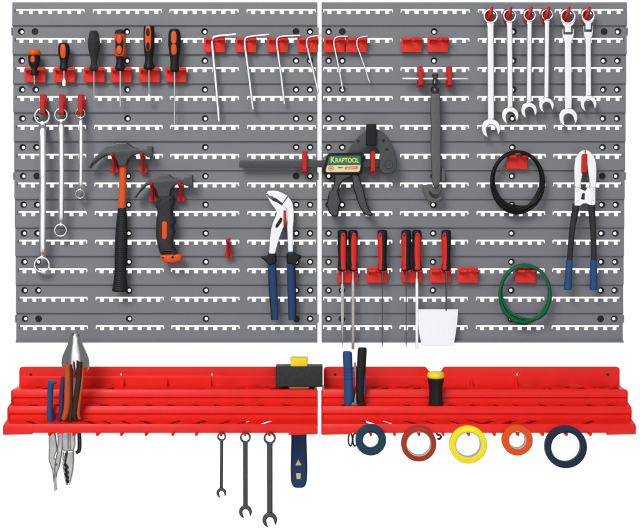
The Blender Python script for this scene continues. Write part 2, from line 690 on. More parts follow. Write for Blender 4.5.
def tray(xb0, xb1, xf0, xf1, pegs, notch, gussets, dots, inner, label):
    """xb: back plate span at its own depth; xf: the tiers' span, in photo points of the board plane"""
    X0 = P(xf0, 387, 0).x
    X1 = P(xf1, 387, 0).x
    t = thing('tool_tray', label, 'tool tray', ((X0 + X1) / 2, -0.0, zat(433, D3)), 'red tiered tool trays')
    kx = (DIST - 0.0) / DIST

    def box_strip(bm, x0, x1, prof, bev=0.8):
        prism_x(bm, prof, x0, x1, bev)
    # back plate
    win = (246, 272) if inner > 0 else (366, 392)
    bm = NB()
    yt = 366.6
    out = [(xb0, yt, 4), (xb1, yt, 4), (xb1, 390, 0), (xb1, 426, 0), (win[1] + 2, 426, 0), (win[1], 412, 0), (win[0], 412, 0), (win[0] - 2, 426, 0), (xb0, 426, 0)]
    if notch:
        out = [(xb0, yt, 4), (notch[0], yt, 1), (notch[1], yt + 5, 1), (notch[2], yt + 5, 1), (notch[3], yt, 1), (xb1, yt, 4), (xb1, 426, 0), (win[1] + 2, 426, 0), (win[1], 412, 0), (win[0], 412, 0), (win[0] - 2, 426, 0), (xb0, 426, 0)]
    holes = [circ(x, 374.4, 0.95, 14) for x in dots]
    prism(bm, rnd(out, 0), 0, 4, 0.7, holes)
    # shallow step along the plate, lower third thicker
    zs = zat(376, 4)
    prism_x(bm, [(3.5, zs), (5.6, zs - .003), (5.6, zat(389, 6)), (3.5, zat(389, 6))], P(xb0 + 1.5, 387, 4).x, P(xb1 - 1.5, 387, 4).x, 0.3)
    part(t, 'back_plate', bm, REDP)
    for sx in ((xb0 + 11.5,) if inner > 0 else (xb1 - 12,)) + ((xb0 + 11.5,) if inner == 0 else ()):
        b = NB()
        disc_y(b, sx, 374.4, [(3.6, 1.4), (4.6, 1.4), (4.9, 1.0)], 18)
        part(t, 'screw', b, SCREWM)
    # floors with slots
    rs = random.Random(int(xb0))
    f1 = zat(385.2, 4)
    f2 = zat(402.6, D1 + 2)
    f3 = zat(418.6, D2 + 2)

    def floor(z, d0, d1, holes, zf):
        b = NB()
        prism_z(b, [(X0 + .0018, d0), (X1 - .0018, d0), (X1 - .0018, d1), (X0 + .0018, d1)], z - .0028, z, 0.1, holes)
        for v in b.verts:
            v.co.z += (zf - z) * (-v.co.y * 1000 - d0) / (d1 - d0)
        part(t, 'floor_plate', b, REDP)
    L = X1 - X0
    h1 = []
    # open truss between crossing ribs at both ends, plain floor in the middle
    for z0_, z1_ in (((.015, .335), (.655, .985))):
        step = L * (z1_ - z0_) / 3
        for k in range(3):
            a = X0 + L * z0_ + step * k
            h1.append([(a + step * .06, 8), (a + step * .80, 8), (a + step * .70, 22), (a + step * .46, 40), (a + step * .30, 30)])
            h1.append([(a + step * .56, 55), (a + step * .80, 30), (a + step * .93, 20), (a + step * .95, 55)])
    for fx in (.42, .56):
        a = X0 + L * fx
        h1.append([(a, 34), (a + .035, 30), (a + .050, 46), (a + .008, 50)])
    floor(f1, 3.8, D1 - 1.5, h1, zat(390.6, D1 - 1.5))
    h2 = []
    x = X0 + .03
    while x < X1 - .05:
        w_ = rs.choice((.013, .016, .019))
        if rs.random() < 0.92:
            h2.append([(x, D1 + 5), (x + w_, D1 + 5), (x + w_ + .018, D2 - 5), (x + .018, D2 - 5)])
        x += rs.choice((.040, .044, .050))
    floor(f2, D1 - 1.6, D2 - 1.5, h2, zat(407.4, D2 - 1.5))
    h3 = []
    x = X0 + .03
    while x < X1 - .05:
        w_ = rs.choice((.012, .015, .018))
        sgn = -1 if (x - X0) > L * .48 else 1
        if rs.random() < 0.9:
            h3.append([(x, D2 + 6), (x + w_, D2 + 6), (x + w_ + sgn * .024, D3 - 6), (x + sgn * .024, D3 - 6)])
        x += rs.choice((.036, .040, .048))
    floor(f3, D2 - 1.6, D3 - 1.5, h3, zat(424.8, D3 - 1.5))
    # closed pockets under the floors: they make the slots read dark
    left = inner > 0

    def pocket(d0, d1, yt_, yb_, gaps, window):
        b = NB()
        spans = []
        xa = xf0 + 1.6
        for g0, g1 in gaps + [(None, None)]:
            xb = g0 if g0 is not None else xf1 - 1.6
            spans.append((xa, xb))
            xa = g1
        z = zat(yb_, d0)
        for a_, b_ in spans:
            prism_z(b, [(P(a_, 400, 0).x, d0 + .5), (P(b_, 400, 0).x, d0 + .5), (P(b_, 400, 0).x, d1), (P(a_, 400, 0).x, d1)], z, z + .002, 0.1)
        if d0 > 10:
            w0 = window or (-100, -100)
            a_, b_ = P(xf0 + 1.6, 400, 0).x, P(xf1 - 1.6, 400, 0).x
            if window:
                c0, c1 = P(window[0], 400, d0).x, P(window[1], 400, d0).x
                prism_x(b, [(d0 - 1.4, zat(yt_, d0)), (d0 + .4, zat(yt_, d0)), (d0 + .4, z), (d0 - 1.4, z)], a_, c0, 0.1)
                prism_x(b, [(d0 - 1.4, zat(yt_, d0)), (d0 + .4, zat(yt_, d0)), (d0 + .4, z), (d0 - 1.4, z)], c1, b_, 0.1)
            else:
                prism_x(b, [(d0 - 1.4, zat(yt_, d0)), (d0 + .4, zat(yt_, d0)), (d0 + .4, z), (d0 - 1.4, z)], a_, b_, 0.1)
        part(t, 'pocket_liner', b, REDP)
    pocket(4.2, D1 - 4.5, 390, 400, [(286, 312)] if left else [], None)
    pocket(D1 - 2.2, D2 - 4.5, 405, 416, [(70, 86)] if left else [(342, 370), (426, 446)], None)
    pocket(D2 - 2.2, D3 - 4.5, 421, 429.5, [(42, 86), win] if left else [win], win)
    # three stepped fronts, each with a rolled lip

    def front(dd, ytop, ybot, tail):
        b = NB()
        z1 = zat(ytop, dd)
        z0 = zat(ybot, dd)
        h = z1 - z0
        prof = [(dd - 5.5, z1 - .0005), (dd - 4.4, z1), (dd - 2.6, z1 - .0006), (dd + 2.6, z1 - h * .44), (dd + 2.4, z1 - h * .52), (dd - 1.0, z1 - h * .66), (dd - 1.0, z0), (dd - 3.6, z0), (dd - 3.6, z1 - h * .5)]
        if tail:
            prof = [(dd - 4.5, z1 - .0005), (dd - 3.4, z1), (dd - 1.6, z1 - .0006), (dd + 2.2, z0 + h * .45), (dd + 2.2, z0), (dd - 2.4, z0)]
        prism_x(b, prof, X0 + .0022, X1 - .0022, 0.3)
        # end cheeks with a clipped corner
        bk = 24 if dd == D1 else 31
        for e0, e1 in ((X0, X0 + .0028), (X1 - .0028, X1)):
            prism_x(b, [(dd - bk, z1 - (.010 if dd == D1 else -.004)), (dd - 3, z1 - .0015), (dd + 1.4, z1 - .004), (dd + 3.0, z1 - h * .4), (dd + 3.0, z0 - .0005), (dd - bk, z0 - .0005)], e0, e1, 0.5)
        return b
    part(t, 'tier_front', front(D1, 389.6, 403.2, False), REDP)
    part(t, 'tier_front', front(D2, 406.4, 419.2, False), REDP)
    b = front(D3, 424.0, 432.8, True)
    zz = zat(432.9, D3)
    ends = ((X0 + .0005, X0 + .056), (X1 - .056, X1 - .0005))
    for e0, e1 in ends:
        o = curve_bm([[(e0, zz + .004), (e1, zz + .004), (e1, zz - .0022), (e0, zz - .0022 - .0012)]], .006, .0004)
        for v in o.verts:
            x_, y_, z_ = v.co
            v.co = (x_, -(D3 + .3) / 1000 - z_, y_)
        merge(b, o)
    part(t, 'tier_front', b, REDP)
    for gx in gussets:
        b = NB()
        g0 = P(gx, 387, 5).x
        zt_ = zat(377, 5)
        prism_x(b, [(4.1, zt_), (6.0, zt_), (24, f1 - .0020), (4.1, f1 - .0004)], g0 - .0018, g0 + .0018, 0.4)
        part(t, 'gusset', b, REDP)
    webs = ((20, 62), (66, 112), (216, 266)) if left else ((330, 372), (376, 420), (522, 564), (568, 612))
    for wa, wb in webs:
        for flip in (0, 1):
            b = NB()
            xa, xb = (P(wa, 388, 0).x, P(wb, 388, 0).x)
            if flip:
                xa, xb = xb, xa
            n_ = 12
            up_, lo_ = [], []
            for k in range(n_ + 1):
                f = k / n_
                g = f * f * (3 - 2 * f)
                xx = xa + (xb - xa) * f
                dd = 6 + 52 * g
                up_.append((xx, dd - 1.4))
                lo_.append((xx, dd + 1.4))
            prism_z(b, up_ + lo_[::-1], f1 - .016, f1 + .0035 - flip * .0006, 0.1)
            for v in b.verts:
                v.co.z -= .0105 * (-v.co.y * 1000 - 6) / 52
            part(t, 'rib', b, REDP)
    for pxp in pegs:
        b = NB()
        c = P(pxp, 433.6, D3 + 6)
        o = bmesh.new()
        tube(o, [Vector((c.x, -(D3 - 4) / 1000, c.z)), Vector((c.x, -(D3 + 14) / 1000, c.z - .0003)), Vector((c.x, -(D3 + 19) / 1000, c.z - .0001)),
                 Vector((c.x, -(D3 + 21.5) / 1000, c.z + .0016)), Vector((c.x, -(D3 + 22.0) / 1000, c.z + .0042))], [.0024, .0024, .0024, .0024, .0021], 10)
        merge(b, o)
        part(t, 'peg', b, REDP)
    return t


tray(19.4, 315.2, 18.9, 317.9, [51, 75, 98.6, 122.5, 147, 173.5, 197, 221.6, 245.4, 269.6], None, [123.5, 167, 210.5], [121, 212], 1,
     'left red tiered tray holding pliers, mallet and dark wrenches')
tray(323.6, 619.6, 321.2, 620.1, [370.5, 394.2, 418.5, 442.6, 467.8, 493.5, 517, 541.4, 565.2, 589], (425.4, 429.6, 440.6, 444), [427, 471, 515.5], [517], 0,
     'right red tiered tray holding the yellow-capped driver and tape rolls')

# ------------------------------------------------------------------ red holders and hooks
HD = 11.6


def make_holder():
    px, py = 96, 74.5
    t = thing('tool_holder', 'x', 'tool holder', P(px, py, HD), 'red holder blocks clipped to the panels')
    bm = NB()
    prism(bm, rnd([(px - 10.4, py - 7.3), (px + 10.4, py - 7.3), (px + 10.4, py + 7.8), (px - 10.4, py + 7.8)], 1.0), HD, 3.2, 0.6)
    part(t, 'back_plate', bm, REDB)
    b = NB()
    c = P(px, py - 5.2, HD + 15)
    s = sc(HD + 15)
    z = c.z

    def X(q):
        return c.x + q * s
    pl = rnd([(X(-9.6), HD + 3), (X(9.6), HD + 3), (X(9.6), HD + 15), (X(2.9), HD + 19), (X(2.7), HD + 10), (X(1.4), HD + 7.5), (X(-1.4), HD + 7.5), (X(-2.7), HD + 10), (X(-2.9), HD + 19), (X(-9.6), HD + 15)], 0)
    holes = [circ(0, 0, 1, 12), circ(0, 0, 1, 12)]
    hl = []
    for sx in (-6.2, 6.2):
        hl.append([(X(sx + 1.5 * math.cos(k * math.pi / 6)), HD + 12 + 3.2 * math.sin(k * math.pi / 6)) for k in range(12)])
    prism_z(b, pl, z - .0022, z + .0022, 0.6, hl)
    for sx in (-9.6, 8.8):     # side webs under the ledge
        prism_x(b, [(HD + 3, z), (HD + 11, z - .001), (HD + 3, z - .009)], X(sx), X(sx + .8), 0.2)
    part(t, 'ledge', b, REDB)
    return t


HOLD = make_holder()
HOLD_USED = [False]


def holder(px, py, label):
    if not HOLD_USED[0]:
        HOLD.location = P(px, py, HD)
        HOLD['label'] = label
        HOLD_USED[0] = True
        return HOLD
    return dup(HOLD, P(px, py, HD), label)


for x, lb in ((35.2, 'red holder block under the stubby orange-topped screwdriver'), (64.6, 'red holder block under the short black and orange screwdriver'),
              (94.3, 'red holder block under the all-black screwdriver'), (121.3, 'red holder block under the orange-bodied screwdriver'),
              (149.4, 'red holder block under the screwdriver with orange centre strip'), (175.8, 'red holder block under the longest screwdriver with two orange inlays')):
    holder(x, 74.6, lb)
for x, lb in ((214.4, 'red holder block behind the longest, thickest hex key'), (245.8, 'red holder block behind the second longest hex key'),
              (277.4, 'red holder block behind the third longest hex key'), (307.6, 'red holder block beside the panel gap on its left, under a hex key'),
              (334, 'red holder block just right of the panel gap, under a hex key'), (356.2, 'red holder block behind the smallest, thinnest hex key')):
    holder(x, 44.6, lb)
holder(411, 44.4, 'empty red holder block, left one of the empty pair above the T-bar wrench')
holder(437.4, 44.4, 'empty red holder block, right one of the empty pair above the T-bar wrench')
for x, lb in ((347.2, 'red holder block carrying two red-handled files'), (376.6, 'red holder block with one thin file and an empty left half'),
              (411.4, 'red holder block carrying two files, right of the lone thin file'), (440.0, 'red holder block under the scraper with the white blade'),
              (467.4, 'empty red holder block right of the white-bladed scraper')):
    holder(x, 275, lb)
holder(516.6, 161.2, 'red holder block inside the black cable coil')
holder(525, 275, 'red holder block inside the green cable coil')


def make_jhook(h, lipd, wpx=5.6):
    """strap, floor and upturned front lip; origin at the top of the strap"""
    px, py = 320, 200
    t = thing('hook', 'x', 'hook', P(px, py, HD), 'red hooks clipped to the panels')
    c = P(px, py, HD)
    hm = h * sc(HD + lipd)
    wd = wpx * U
    b = NB()
    prism_x(b, [(HD, c.z), (HD + 3, c.z), (HD + 3, c.z - hm + .003), (HD, c.z - hm + .002)], c.x - wd / 2, c.x + wd / 2, 0.7)
    part(t, 'strap', b, REDD)
    b = NB()
    z0 = c.z - hm
    pts = [(HD + 3.2, z0 + .010), (HD + 3.2, z0 + .003), (HD + 8, z0), (HD + lipd - 3, z0), (HD + lipd + 3, z0 + .004), (HD + lipd + 2.4, c.z - .003), (HD + lipd + .6, c.z - .0006),
           (HD + lipd - 1.6, c.z - .003), (HD + lipd - 2, z0 + .009), (HD + lipd - 5, z0 + .0075), (HD + 8, z0 + .0075), (HD + 6, z0 + .010)]
    prism_x(b, pts, c.x - wd * .40, c.x + wd * .40, 1.2)
    tube(b, [Vector((c.x - wd * .62, -(HD + 4.6) / 1000, z0 + .0035)), Vector((c.x + wd * .62, -(HD + 4.6) / 1000, z0 + .0035))], .0032, 12)
    part(t, 'arm', b, REDD)
    return t


def place_hooks(kind, spots, reach=20):
    for i, (x, y, lb) in enumerate(spots):
        at = P(x, y, HD + reach)
        at.y = -HD / 1000
        if i == 0:
            kind.location = at
            kind['label'] = lb
        else:
            dup(kind, at, lb)


place_hooks(make_jhook(20.5, 20), [
    (42.2, 94.0, 'red hook holding the longest double-ring wrench'), (61.2, 94.0, 'red hook holding the middle double-ring wrench'), (80.2, 94.0, 'red hook holding the shortest double-ring wrench'),
    (420.6, 66, 'red hook under the left half of the T-bar'), (449.8, 66, 'red hook under the right half of the T-bar')])
place_hooks(make_jhook(22.5, 20), [
    (304.6, 150.6, 'red hook under the long rail of the bar clamp'), (373, 150.6, 'red hook between label and jaw of the bar clamp')])
place_hooks(make_jhook(16.5, 26, 3.2), [(284.9, 210, 'slim red hook through the white slip-joint pliers')], 26)
place_hooks(make_jhook(20.5, 28, 6.4), [(584.8, 153.6, 'red hook between the white jaws of the bolt cutter')], 28)


def make_ringhook():
    px, py = 320, 200
    t = thing('hook', 'x', 'hook', P(px, py, HD), 'red hooks clipped to the panels')
    b = NB()
    q = [(px - 3.4, py), (px + 2.6, py), (px + 4.2, py + 3), (px + 3.6, py + 9), (px + 1.6, py + 14.4), (px - 3.6, py + 14.8), (px - 5.6, py + 10), (px - 5.4, py + 4)]
    prism(b, rnd(q, 2.4), HD, 4.0, 1.6)
    part(t, 'strap', b, REDD)
    b = NB()
    c = P(px, py, HD)
    ps = spline([(-1.2, 10.5, 3.4, 2.2), (-1.2, 10.3, 12, 2.1), (-.8, 8.6, 17, 2.0), (.6, 4.2, 19, 1.8), (1.8, .6, 18, 1.5), (2.2, -.6, 17.4, .8)], 5)
    tube(b, [Vector((c.x + a * U, -(HD + e) / 1000, c.z - f * U)) for a, f, e, _ in ps], [k * U for _, _, _, k in ps], 12)
    part(t, 'arm', b, REDD)
    return t


place_hooks(make_ringhook(), [
    (489.4, 8.2, 'red hook in the ring of the longest bright combination wrench'), (508.2, 8.2, 'red hook in the ring of the second bright wrench from the left'),
    (528.6, 8.2, 'red hook in the ring of the third bright wrench from the left'), (546.0, 8.0, 'red hook in the ring of the shortest rigid bright wrench'),
    (566.4, 8.2, 'red hook in the ring of the larger hinged wrench'), (586.4, 8.2, 'red hook in the ring of the smaller hinged wrench')], 6)


def make_pegc():
    px, py = 320, 200
    t = thing('hook', 'x', 'hook', P(px, py, HD), 'red hooks clipped to the panels')
    b = NB()
    q = [(px - 1.9, py - 1.5), (px + 1.9, py - 1.5), (px + 2.4, py + 12), (px + 4.6, py + 16.2), (px + 3.6, py + 18.6), (px - 3.6, py + 18.6), (px - 4.6, py + 16.2), (px - 2.4, py + 12)]
    prism(b, rnd(q, 1.2), HD, 4.5, 1.2)
    part(t, 'strap', b, REDD)
    b = NB()
    c = P(px, py + 1.6, HD)
    tube(b, [Vector((c.x, -(HD + a) / 1000, c.z + dz)) for a, dz in ((4.4, 0), (14, .0005), (26, .001), (30, .002), (31.5, .003))], [.0042, .0040, .0040, .0036, .0018], 14)
    o = bmesh.new()
    tube(o, [Vector((c.x, -(HD + 4) / 1000, c.z - .030)), Vector((c.x, -(HD + 12) / 1000, c.z - .015)), Vector((c.x, -(HD + 20) / 1000, c.z - .003))], [.0026, .0028, .0028], 10)
    merge(b, o)
    part(t, 'prong', b, REDD)
    return t


place_hooks(make_pegc(), [
    (113.6, 154.2, 'red pronged hook under the claw of the orange-shafted hammer'), (142.6, 154.2, 'red pronged hook under the striking end of the orange-shafted hammer'),
    (152.2, 183.2, 'red pronged hook under the claw of the stubby hammer'), (180.4, 183.2, 'red pronged hook under the striking end of the stubby hammer'),
    (228.2, 239.6, 'empty red hook on its own left of the blue-handled slip-joint pliers')], 12)

# ------------------------------------------------------------------ screwdrivers
SD = 26


def driver(cx, label, body, parts, shaft, tip=None, cat='screwdriver', name='screwdriver', d=SD, group='screwdrivers in the top left row'):
    """body: list of (name, prof, material, options); parts: inlays"""
    t = thing(name, label, cat, P(cx, shaft[1], d), group)
    made = []
    for nm, prof, m, kw in body:
        b = NB()
        lathe(b, cx, d, prof, **kw)
        made.append((part(t, nm, b, m), prof, kw))
    for i, yc, hh, hw, xo, m, lift in parts:
        b = NB()
        ho, prof, kw = made[i]
        patch(b, cx, d, prof, yc, hh, hw, xo, kw.get('sy', 1.0), lift)
        part(ho, 'inlay', b, m)
    if shaft[2] > 0:
        b = NB()
        y0, y1, r = shaft[:3]
        m = shaft[3] if len(shaft) > 3 else CHROME
        ye = tip[1] if tip else y1
        lathe(b, cx, d, [(y0, r), (ye, r), (ye + .01, r * .8)] if tip else [(y0, r), (y1 - 1.5, r), (y1, r * .45)], 14, smooth=False)
        s_ = part(t, 'shaft', b, m)
        if tip:
            kind, y2, w2, y3 = tip
            b = NB()
            q = [(cx - r, y2 - .3), (cx + r, y2 - .3), (cx + w2, y2 + (y3 - y2) * .45), (cx + w2 * .8, y3), (cx - w2 * .8, y3), (cx - w2, y2 + (y3 - y2) * .45)]
            prism(b, rnd(q, .5), d - 1.2, 2.4, 0.5)
            part(s_, 'blade_tip', b, m)
    return t


driver(34.3, 'stubby screwdriver with orange-red domed cap, in the top left row',
       [('cap', [(49.9, 3.4), (50.6, 5.3), (52.5, 6.2), (54.6, 6.2), (55.6, 5.2)], ORANGE, {}), ('grip', [(55.0, 5.6), (57, 6.0), (62, 5.9), (65.4, 5.0), (67, 3.9), (69, 3.5), (72, 3.9), (75, 3.8), (75.4, 2.6)], BLACK, dict(lobes=8, lobe=.08))],
       [(1, 59.8, 3.0, 2.0, -.4, ORANGE, .3)], (75, 84.5, .75))
driver(64.0, 'short screwdriver with black handle and one orange inlay',
       [('grip', [(42.8, 2.4), (43.8, 4.3), (47, 5.6), (53, 5.6), (57.5, 4.6), (61, 3.8), (65, 3.9), (68.6, 4.6), (70.6, 3.4)], BLACK, {})],
       [(0, 51.6, 7.0, 2.6, 0, ORANGE, .3)], (70, 79, .9), ('flat', 78.5, 1.9, 86.2))
driver(94.0, 'all-black screwdriver with waisted plain handle',
       [('grip', [(30.8, 2.4), (31.6, 4.0), (35, 5.2), (42, 6.3), (49, 5.9), (55, 4.4), (61, 3.2), (65, 3.6), (68, 4.8), (70, 4.7), (71.2, 3.0)], CHAR, dict(lobes=6, lobe=.10))],
       [], (70.6, 99.5, .8))
driver(120.2, 'orange-bodied screwdriver with black cap and black neck',
       [('cap', [(29.8, 2.6), (30.6, 4.4), (33, 5.2), (34.8, 5.4)], BLACK, {}), ('body', [(34.4, 5.5), (40, 5.7), (46, 5.4), (52, 5.8), (56, 5.0), (56.8, 4.2)], ORANGE, {}),
        ('neck', [(56.2, 4.4), (60, 3.8), (64, 4.1), (67.6, 5.2), (69.6, 4.8), (71, 3.2)], BLACK, {})],
       [(1, 45, 10.6, 3.7, -.2, BLACK, .28), (1, 39.6, 4.4, 2.4, -.2, ORANGE, .6), (1, 50.6, 4.2, 2.4, -.2, ORANGE, .6)], (70.5, 107, .8))
driver(149.0, 'screwdriver with black sides and an orange centre strip with two dark ovals',
       [('grip', [(25.4, 3.0), (26.2, 4.8), (29, 5.4), (36, 5.6), (45, 5.4), (52, 4.7), (58, 4.0), (63, 4.3), (66, 5.4), (68.4, 5.4), (70.2, 3.4)], BLACK, {})],
       [(0, 38.6, 12.8, 3.0, -.3, ORANGE, .3), (0, 33, 4.0, 1.6, -.3, BLACK, .6), (0, 47, 4.0, 1.6, -.3, BLACK, .6)], (69.5, 96, .8), ('flat', 94.5, 2.0, 101.2))
driver(174.5, 'longest screwdriver, black handle with two orange inlays',
       [('grip', [(28.8, 2.6), (29.6, 4.4), (33, 5.8), (39, 6.2), (46, 6.2), (53, 5.2), (59, 4.3), (65, 4.2), (69.6, 4.4), (72, 3.0)], BLACK, {})],
       [(0, 38.2, 6.2, 2.6, 0, ORANGE, .3), (0, 50, 5.2, 2.6, 0, ORANGE, .3)], (71.5, 124.5, .85))

# ------------------------------------------------------------------ hex keys
for i, (x0, y0, x1, y1, xa, ya, r, lb) in enumerate((
        (212.6, 40.0, 219.0, 121.5, 236.0, 34.2, 1.65, 'longest, thickest hex key in the top row'),
        (245.2, 40.4, 253.0, 109.5, 269.0, 34.4, 1.4, 'second longest hex key in the top row'),
        (277.3, 40.2, 284.4, 104.0, 300.0, 35.4, 1.25, 'third longest hex key, two holders left of the panel gap'),
        (307.2, 40.4, 318.4, 94.0, 321.6, 35.2, 1.1, 'hex key hanging with its long arm crossing to the panel gap'),
        (334.4, 40.4, 342.8, 90.0, 347.6, 36.2, 1.0, 'hex key right of the panel gap, second thinnest'),
        (357.4, 40.8, 369.4, 82.4, 367.6, 36.0, .85, 'smallest, thinnest hex key at the end of the row'))):
    t_ = []
    d = 20
    L0 = (x0 - .3, y0 + 5.5)
    path = [(x1, y1), ((x0 + x1) / 2, (y0 + y1) / 2 + 2), L0]
    cxr, cyr = x0 - .2, y0 - 3.4
    bend = spline([L0, (x0 - .5, y0 + .6), (x0 + 1.0, y0 - 2.6), (x0 + 5.2, y0 - 4.0), ((x0 + 5.2) * .45 + xa * .55, (y0 - 4) * .45 + ya * .55), (xa, ya)], 5)
    pts = [P(a, b, d) for a, b in path[:2]] + [P(a, b, d) for k, (a, b) in enumerate(bend)]
    b = NB()
    rr = r * sc(d)
    tube(b, pts, [rr * .92] + [rr] * (len(pts) - 2) + [rr * .92], 6, turn=math.pi / 6)
    single('hex_key', b, CHROME, 'bright ' + lb, 'hex key', P(x1, y1, d), 'hex keys in graded sizes', 25)

# ------------------------------------------------------------------ double ring wrenches
for cx, yr, rr, wd, y0, y1, cx2, yb, rb, lb in ((42.4, 116.2, 8.1, 7.0, 124, 258, 42.2, 264.6, 8.2, 'longest of the three double-ring wrenches, largest rings'),
                                                (61.2, 115.0, 6.8, 5.6, 121, 225, 60.9, 230.2, 6.6, 'middle-sized double-ring wrench between the longest and the shortest'),
                                                (80.7, 113.5, 5.0, 4.0, 118, 190, 80.4, 194.0, 4.8, 'shortest of the three double-ring wrenches, smallest rings')):
    t = thing('ring_wrench', lb, 'wrench', P(cx2, yb + rb, 20), 'double-ring wrenches on red hooks')
    b = NB()
    n = 14
    rows = []
    ya, yz = yr + rr * .75, yb - rb * .75
    L = yz - ya
    xs = cx + .1
    prof = [(0, 19, 1.0), (.03, 21, 1.08), (.07, 30, 1.05), (.11, 34, 1), (.5, 35, .97), (.89, 34, 1), (.93, 30, 1.02), (.97, 21, 1.0), (1, 19, .9)]
    pts, rad = [], []
    for f, dd, k in spline(prof, 4):
        f = min(1, max(0, f))
        pts.append(P(cx + (cx2 - cx) * f + .4 * math.sin(f * 3.1), ya + L * f, dd))
        rad.append(wd / 2 * k * sc(dd))
    tube(b, pts, rad, 16, flat=(Vector((0, 1, 0)), .55))
    part(t, 'shank', b, SATIN)
    for nm, x, y, r in (('ring', cx, yr, rr), ('ring', cx2, yb, rb)):
        b = NB()
        inner = []
        for k in range(48):
            a = 2 * math.pi * k / 48
            q = r * (.77 + .018 * math.cos(12 * a))
            inner.append((x + q * math.cos(a), y + q * math.sin(a)))
        prism(b, circ(x, y, r, 40), 15, 10, 1.2, [inner])
        part(t, nm, b, CHROME)

# ------------------------------------------------------------------ combination wrenches
def open_jaw(cx, cy, r, tilt, gap=.52, depth=.25):
    """outline of an open-end jaw, its mouth facing down, turned by tilt degrees"""
    pts = []
    n = 26
    a0 = math.asin(gap) + .10
    # outer arc from right prong round the top to the left prong
    for k in range(n + 1):
        a = -math.pi / 2 + a0 + (2 * math.pi - 2 * a0) * k / n
        e = 1.0
        pts.append((math.cos(a) * r * e, -math.sin(a) * r * 1.02))
    g = gap * r
    tipy = pts[0][1]
    inner = [(-g * 1.0, tipy * 1.08), (-g, depth * r), (-g * .8, -.18 * r), (0, -.42 * r), (g * .8, -.18 * r), (g, depth * r), (g * 1.0, tipy * 1.08)]
    pts += spline(inner, 3)
    t = math.radians(tilt)
    return [(cx + x * math.cos(t) - y * math.sin(t), cy + x * math.sin(t) + y * math.cos(t)) for x, y in pts]


def comb_wrench(ring, rr, w0, w1, jaw, rj, tilt, m, label, group, d, th=7, hinge=None, cat='wrench', rin=.76):
    t = thing('combination_wrench', label, cat, P(jaw[0], jaw[1] + rj, d), group)
    b = NB()
    inner = []
    for k in range(48):
        a = 2 * math.pi * k / 48
        q = rr * (rin + .016 * math.cos(12 * a))
        inner.append((ring[0] + q * math.cos(a), ring[1] + q * math.sin(a)))
    prism(b, circ(ring[0], ring[1], rr, 40), d - 1.5, th + 3, 1.0, [inner])
    if hinge:
        y0, hw = hinge
        x = ring[0]
        prism(b, [(x + rr * .93 * math.cos(a * math.pi / 180), ring[1] + rr * .93 * math.sin(a * math.pi / 180)) for a in range(160, 15, -12)] +
              [(x + rr * .95, ring[1] + rr * .5), (x + hw * .80, y0 - 3), (x + hw * .52, y0 - 1.6), (x + hw * .52, y0 + 4.2), (x - hw * .52, y0 + 4.2), (x - hw * .52, y0 - 1.6), (x - hw * .80, y0 - 3), (x - rr * .95, ring[1] + rr * .5)], d - .9, th + 1.8, .5)
    part(t, 'ring_end', b, m)
    if hinge:
        b = NB()
        c_ = P(ring[0] + .2, hinge[0] + 3, d + th / 2)
        tube(b, [c_ - Vector((hinge[1] * U * .78, 0, 0)), c_ + Vector((hinge[1] * U * .78, 0, 0))], .0030, 12)
        part(t, 'hinge_pin', b, DSTEEL)
    b = NB()
    if hinge:
        y0, hw = hinge
        x = ring[0] + .2
        prism(b, rnd([(x - hw, y0 + .6, .5), (x - hw * .70, y0 + .6, .2), (x - hw * .70, y0 + 6.2, .3), (x + hw * .70, y0 + 6.2, .3), (x + hw * .70, y0 + .6, .2), (x + hw, y0 + .6, .5), (x + hw * .92, y0 + 9, 2), (x + w0 / 2, y0 + 14, 2),
                      (jaw[0] + w1 / 2, jaw[1] - rj * .95, 0), (jaw[0] - w1 / 2, jaw[1] - rj * .95, 0), (x - w0 / 2, y0 + 14, 2), (x - hw * .92, y0 + 9, 2)], 0), d, th, 1.2)
    else:
        y0 = ring[1] + rr * .86
        prism(b, [(ring[0] - w0 * .55, y0), (ring[0] + w0 * .55, y0), (ring[0] + w0 / 2, y0 + 4), (jaw[0] + w1 / 2, jaw[1] - rj * .95), (jaw[0] - w1 / 2, jaw[1] - rj * .95), (ring[0] - w0 / 2, y0 + 4)], d, th, 2.6)
    part(t, 'shank', b, m)
    b = NB()
    prism(b, open_jaw(jaw[0], jaw[1], rj, tilt), d - .6, th + 1.2, 1.5)
    part(t, 'open_jaw', b, m)
    return t


G2 = 'bright combination wrenches at the top right'
comb_wrench((490.4, 16.3), 7.3, 7.4, 7.0, (490.8, 128.6), 9.6, -14, CHROME, 'longest bright combination wrench, leftmost of the top right row', G2, 18)
comb_wrench((509.4, 16.0), 6.6, 6.2, 5.8, (510.0, 115.6), 8.6, -14, CHROME, 'second longest bright combination wrench, with a panel hole showing in its open jaw', G2, 18)
comb_wrench((529.4, 15.6), 6.2, 5.6, 5.4, (528.8, 110.6), 8.1, -14, CHROME, 'third longest rigid bright combination wrench, left of the shortest rigid one', G2, 18)
comb_wrench((546.9, 15.0), 5.8, 5.4, 5.2, (546.2, 105.4), 7.7, -14, CHROME, 'shortest rigid bright combination wrench, left of the hinged pair', G2, 18)
comb_wrench((567.6, 16.7), 7.7, 7.0, 7.0, (568.0, 117.6), 9.4, -14, CHROME, 'larger hinged-ring bright wrench with a jointed neck', G2, 18, hinge=(28.2, 6.2))
comb_wrench((587.7, 15.6), 6.8, 5.6, 5.6, (588.2, 103.6), 8.4, -14, CHROME, 'smaller hinged-ring bright wrench with a jointed neck', G2, 18, hinge=(25.6, 5.2))
G3 = 'black combination wrenches under the left tray'
comb_wrench((221.7, 436.4), 4.4, 3.2, 3.2, (221.4, 492.8), 4.9, -16, WRENCHB, 'smallest of the three black wrenches hanging under the left tray', G3, D3 + 10, 5, rin=.68)
